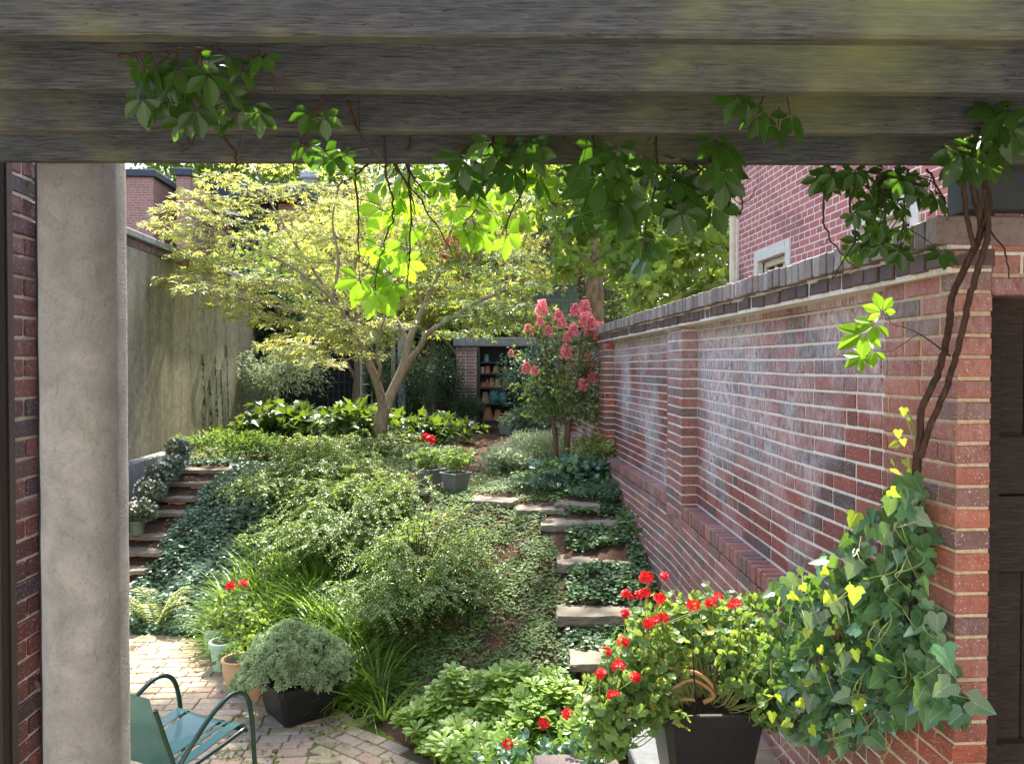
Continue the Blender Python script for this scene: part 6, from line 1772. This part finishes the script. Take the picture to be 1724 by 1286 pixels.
vine('creeper_vine', 'creeper tuft between the upper rafters at top left', [((330, 75, 1.5), (340, 130, 1.52), (310, 190, 1.7), (318, 245, 1.75)), ((420, 95, 1.5), (448, 100, 1.5), (462, 155, 1.52)), ((200, 95, 1.5), (280, 88, 1.5), (360, 80, 1.48)), ((365, 215, 1.72), (395, 260, 1.8), (398, 285, 2.0)), ((345, 190, 1.7), (325, 240, 1.8), (306, 255, 1.8))],
     [(235, 110, 1.52, .045), (245, 125, 1.53, .05), (262, 118, 1.52, .05), (300, 115, 1.5, .055), (330, 105, 1.5, .05), (350, 125, 1.5, .055), (385, 95, 1.48, .055), (405, 120, 1.5, .05), (445, 95, 1.46, .05), (300, 150, 1.55, .05), (345, 155, 1.55, .05), (240, 165, 1.6, .06), (270, 175, 1.62, .055), (330, 185, 1.65, .055), (360, 195, 1.7, .045), (310, 205, 1.7, .05), (385, 205, 1.7, .045), (425, 175, 1.68, .055), (435, 190, 1.68, .05), (325, 140, 1.53, .05), (290, 135, 1.53, .05), (385, 150, 1.53, .045)])
vine('creeper_vine', 'small creeper spray left of centre at the lowest rafter', [((560, 120, 1.7), (530, 200, 1.75), (505, 240, 1.95), (495, 285, 2.0)), ((585, 170, 1.8), (605, 225, 1.9), (640, 270, 2.0))], [(520, 190, 1.75, .05), (545, 195, 1.75, .05), (515, 245, 1.98, .055), (545, 255, 1.98, .06), (560, 265, 2.0, .055), (580, 262, 2.0, .035)])
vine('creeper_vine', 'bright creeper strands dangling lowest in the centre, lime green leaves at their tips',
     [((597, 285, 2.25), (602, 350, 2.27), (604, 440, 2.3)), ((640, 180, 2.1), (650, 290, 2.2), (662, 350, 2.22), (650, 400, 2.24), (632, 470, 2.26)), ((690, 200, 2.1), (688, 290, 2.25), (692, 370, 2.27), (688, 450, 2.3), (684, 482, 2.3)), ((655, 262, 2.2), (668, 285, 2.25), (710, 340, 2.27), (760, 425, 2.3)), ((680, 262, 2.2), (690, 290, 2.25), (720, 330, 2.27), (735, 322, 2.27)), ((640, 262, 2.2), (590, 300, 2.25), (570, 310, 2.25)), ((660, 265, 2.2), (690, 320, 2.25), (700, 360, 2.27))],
     [(645, 350, 2.3, .085), (690, 340, 2.35, .07), (672, 330, 2.34, .07), (605, 470, 2.34, .085), (632, 490, 2.3, .09), (660, 480, 2.32, .085), (650, 470, 2.35, .07), (640, 415, 2.35, .075), (655, 425, 2.33, .07), (682, 440, 2.36, .07), (650, 305, 2.3, .07), (600, 290, 2.26, .045), (685, 290, 2.3, .08), (730, 305, 2.32, .065), (745, 310, 2.32, .06), (695, 385, 2.37, .055)], 1.0, mat='creeper_lit')
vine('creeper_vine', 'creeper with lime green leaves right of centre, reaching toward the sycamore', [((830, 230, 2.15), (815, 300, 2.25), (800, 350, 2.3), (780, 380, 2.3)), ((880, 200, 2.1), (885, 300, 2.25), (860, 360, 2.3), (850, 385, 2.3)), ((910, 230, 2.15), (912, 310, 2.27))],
     [(765, 350, 2.32, .065), (780, 390, 2.33, .06), (800, 385, 2.33, .065), (830, 360, 2.32, .065), (815, 395, 2.34, .06), (852, 395, 2.32, .085), (880, 355, 2.32, .075), (912, 310, 2.33, .085), (905, 290, 2.3, .06), (870, 290, 2.28, .07), (835, 320, 2.3, .07), (800, 330, 2.3, .05)], 1.0, mat='creeper_lit')
dk = []
for k in range(48):
    px = rnd.uniform(775, 905) if k < 16 else rnd.uniform(960, 1150) if k < 38 else rnd.uniform(1150, 1260)
    py = rnd.uniform(235, 310) if k < 16 else rnd.uniform(250, 370) if k < 38 else rnd.uniform(240, 340)
    dk.append((px, py, rnd.uniform(2.12, 2.3) if py > 285 else rnd.uniform(1.98, 2.12), rnd.uniform(.05, .085)))
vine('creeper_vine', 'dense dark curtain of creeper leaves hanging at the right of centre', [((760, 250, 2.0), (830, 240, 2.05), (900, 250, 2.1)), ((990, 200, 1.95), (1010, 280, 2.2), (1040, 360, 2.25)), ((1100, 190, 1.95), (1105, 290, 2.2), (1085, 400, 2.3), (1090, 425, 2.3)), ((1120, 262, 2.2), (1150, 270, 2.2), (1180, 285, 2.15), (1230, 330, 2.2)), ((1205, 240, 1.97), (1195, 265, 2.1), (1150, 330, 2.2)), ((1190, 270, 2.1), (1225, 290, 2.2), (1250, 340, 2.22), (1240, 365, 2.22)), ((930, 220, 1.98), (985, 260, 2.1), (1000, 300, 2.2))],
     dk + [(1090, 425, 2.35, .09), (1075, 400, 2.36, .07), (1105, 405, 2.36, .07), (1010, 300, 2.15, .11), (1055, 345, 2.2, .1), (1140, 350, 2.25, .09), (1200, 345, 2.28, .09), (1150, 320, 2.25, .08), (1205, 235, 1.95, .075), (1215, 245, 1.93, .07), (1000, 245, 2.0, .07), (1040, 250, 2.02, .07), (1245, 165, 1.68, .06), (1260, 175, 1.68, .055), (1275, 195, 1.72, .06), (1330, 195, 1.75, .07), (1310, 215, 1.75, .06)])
rt = []
for k in range(56):
    t_ = rnd.random(); px = rnd.gauss(1490 if t_ < .7 else 1400, 38 if t_ < .7 else 30); py = rnd.uniform(285, 430) if t_ < .7 else rnd.uniform(285, 315)
    if py > 300 and px < 1430: px = rnd.uniform(1430, 1540)
    rt.append((px, py, rnd.uniform(2.22, 2.42), rnd.uniform(.04, .062)))
vine('creeper_vine', 'creeper strand hanging in front of the brick house window', [((1400, 285, 2.25), (1385, 340, 2.27), (1395, 400, 2.3), (1440, 450, 2.3)), ((1480, 285, 2.25), (1490, 350, 2.3), (1485, 420, 2.32)), ((1560, 285, 2.25), (1585, 330, 2.3), (1598, 365, 2.3)), ((1450, 280, 2.25), (1430, 340, 2.3), (1440, 400, 2.32), (1400, 470, 2.3)), ((1530, 285, 2.25), (1522, 340, 2.3), (1520, 380, 2.3))],
     rt + [(1380, 300, 2.3, .055), (1395, 310, 2.3, .05), (1560, 320, 2.28, .07), (1575, 330, 2.28, .065), (1540, 325, 2.3, .06), (1450, 405, 2.34, .06), (1440, 420, 2.35, .06), (1500, 430, 2.34, .055), (1495, 410, 2.34, .06)])
vine('creeper_vine', 'large leaved creeper with berries at the top of the brick pier', [((1590, 240, 1.97), (1610, 245, 1.98), (1640, 250, 2.0)), ((1640, 270, 2.05), (1670, 210, 1.95), (1690, 180, 1.9))],
     [(1650, 245, 1.98, .11), (1690, 250, 1.95, .11), (1620, 255, 2.0, .1), (1680, 195, 1.9, .085), (1700, 215, 1.9, .08), (1660, 230, 2.0, .08), (1610, 275, 2.05, .06), (1700, 185, 1.88, .06)], 1.0, [(1640, 205, 1.95, 22), (1690, 205, 1.92, 16), (1665, 222, 1.96, 14)])
# old twisted trunks climbing the pier
vt = thing('vine_trunk', W(1548, 780, 2.45), 'dark twisted woody vine trunks climbing the face of the brick pier', 'vine')
for pts_, r in ((((1540, 800, 2.5), (1548, 740, 2.47), (1552, 690, 2.45), (1580, 625, 2.40), (1596, 560, 2.36), (1603, 500, 2.30), (1630, 440, 2.24), (1652, 385, 2.22), (1640, 320, 2.2), (1637, 260, 2.18)), (.0115, .009)),
                (((1550, 770, 2.46), (1565, 720, 2.44), (1592, 655, 2.38), (1612, 590, 2.30), (1630, 510, 2.22), (1650, 440, 2.2), (1664, 390, 2.2), (1660, 330, 2.2), (1658, 270, 2.18)), (.010, .008)),
                (((1652, 385, 2.2), (1668, 340, 2.2), (1650, 290, 2.18)), (.007, .005)), (((1640, 420, 2.22), (1625, 350, 2.2), (1622, 290, 2.18)), (.007, .006)), (((1660, 380, 2.2), (1690, 420, 2.2), (1700, 470, 2.2)), (.003, .002))):
    mb = MB(); limb(mb, [W(*q) for q in pts_], r, 9, 8, .0012); mb.build('stem', M['vinebark'], vt, smooth=True)
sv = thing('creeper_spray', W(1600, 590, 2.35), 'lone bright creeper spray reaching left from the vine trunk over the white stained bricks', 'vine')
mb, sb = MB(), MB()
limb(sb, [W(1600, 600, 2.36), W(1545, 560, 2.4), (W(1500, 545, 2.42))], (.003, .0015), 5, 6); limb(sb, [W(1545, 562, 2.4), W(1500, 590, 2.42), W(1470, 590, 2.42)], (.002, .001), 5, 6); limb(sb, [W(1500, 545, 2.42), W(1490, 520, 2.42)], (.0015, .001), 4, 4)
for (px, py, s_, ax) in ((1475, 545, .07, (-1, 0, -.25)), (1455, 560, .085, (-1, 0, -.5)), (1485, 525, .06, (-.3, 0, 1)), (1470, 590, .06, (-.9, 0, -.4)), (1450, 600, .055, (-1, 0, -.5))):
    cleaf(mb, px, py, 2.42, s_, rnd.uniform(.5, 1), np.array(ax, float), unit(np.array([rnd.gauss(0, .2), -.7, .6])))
mb.build('foliage', M['creeper_lit'], sv); sb.build('stem', M['vinebark'], sv)


# creeper mass over the rafters, mostly hidden, added to shade the leaves below
cv = thing('creeper_shade', CW(.4, 2.1, UND + RH), 'mostly unseen creeper over the rafters, added to shade what hangs below', 'vine')
mb = MB()
def canopy(x0, x1, d0, d1, n, zl, zh, s0, s1):
    xc = rng.uniform(x0, x1, n); d = rng.uniform(d0, d1, n); z = UND + RH + rng.uniform(zl, zh, n)
    pos = np.stack([xc * _cy + d * _sy, d * _cy - xc * _sy, z], -1)
    mb.leaves(T['creeper'], pos, rdir(n, -.5, .2), unit(np.array([0, -.3, 1.0]) + rdir(n) * .7), rng.uniform(s0, s1, n))
canopy(-1.3, -.35, 1.35, 2.1, 420, .01, .16, .06, .09)
canopy(-.3, 2.1, 1.5, 2.35, 900, .01, .16, .06, .09)
canopy(.10, .8, 2.3, 2.8, 420, -.02, .22, .06, .09)
canopy(.8, 2.0, 2.3, 2.7, 330, .0, .2, .06, .09)
canopy(-.55, .1, 2.3, 2.6, 36, .0, .15, .05, .08)
mb.build('foliage', M['creeper'], cv)
mb = MB()
for k in range(10):
    y = rnd.uniform(1.6, 2.5); limb(mb, [CW(-1.2, y, UND + RH + .03), CW(.4, y + rnd.uniform(-.1, .1), UND + RH + .06), CW(2, y, UND + RH + .03)], (.006, .004), 5, 8, .01)
mb.build('stem', M['vinebark'], cv)
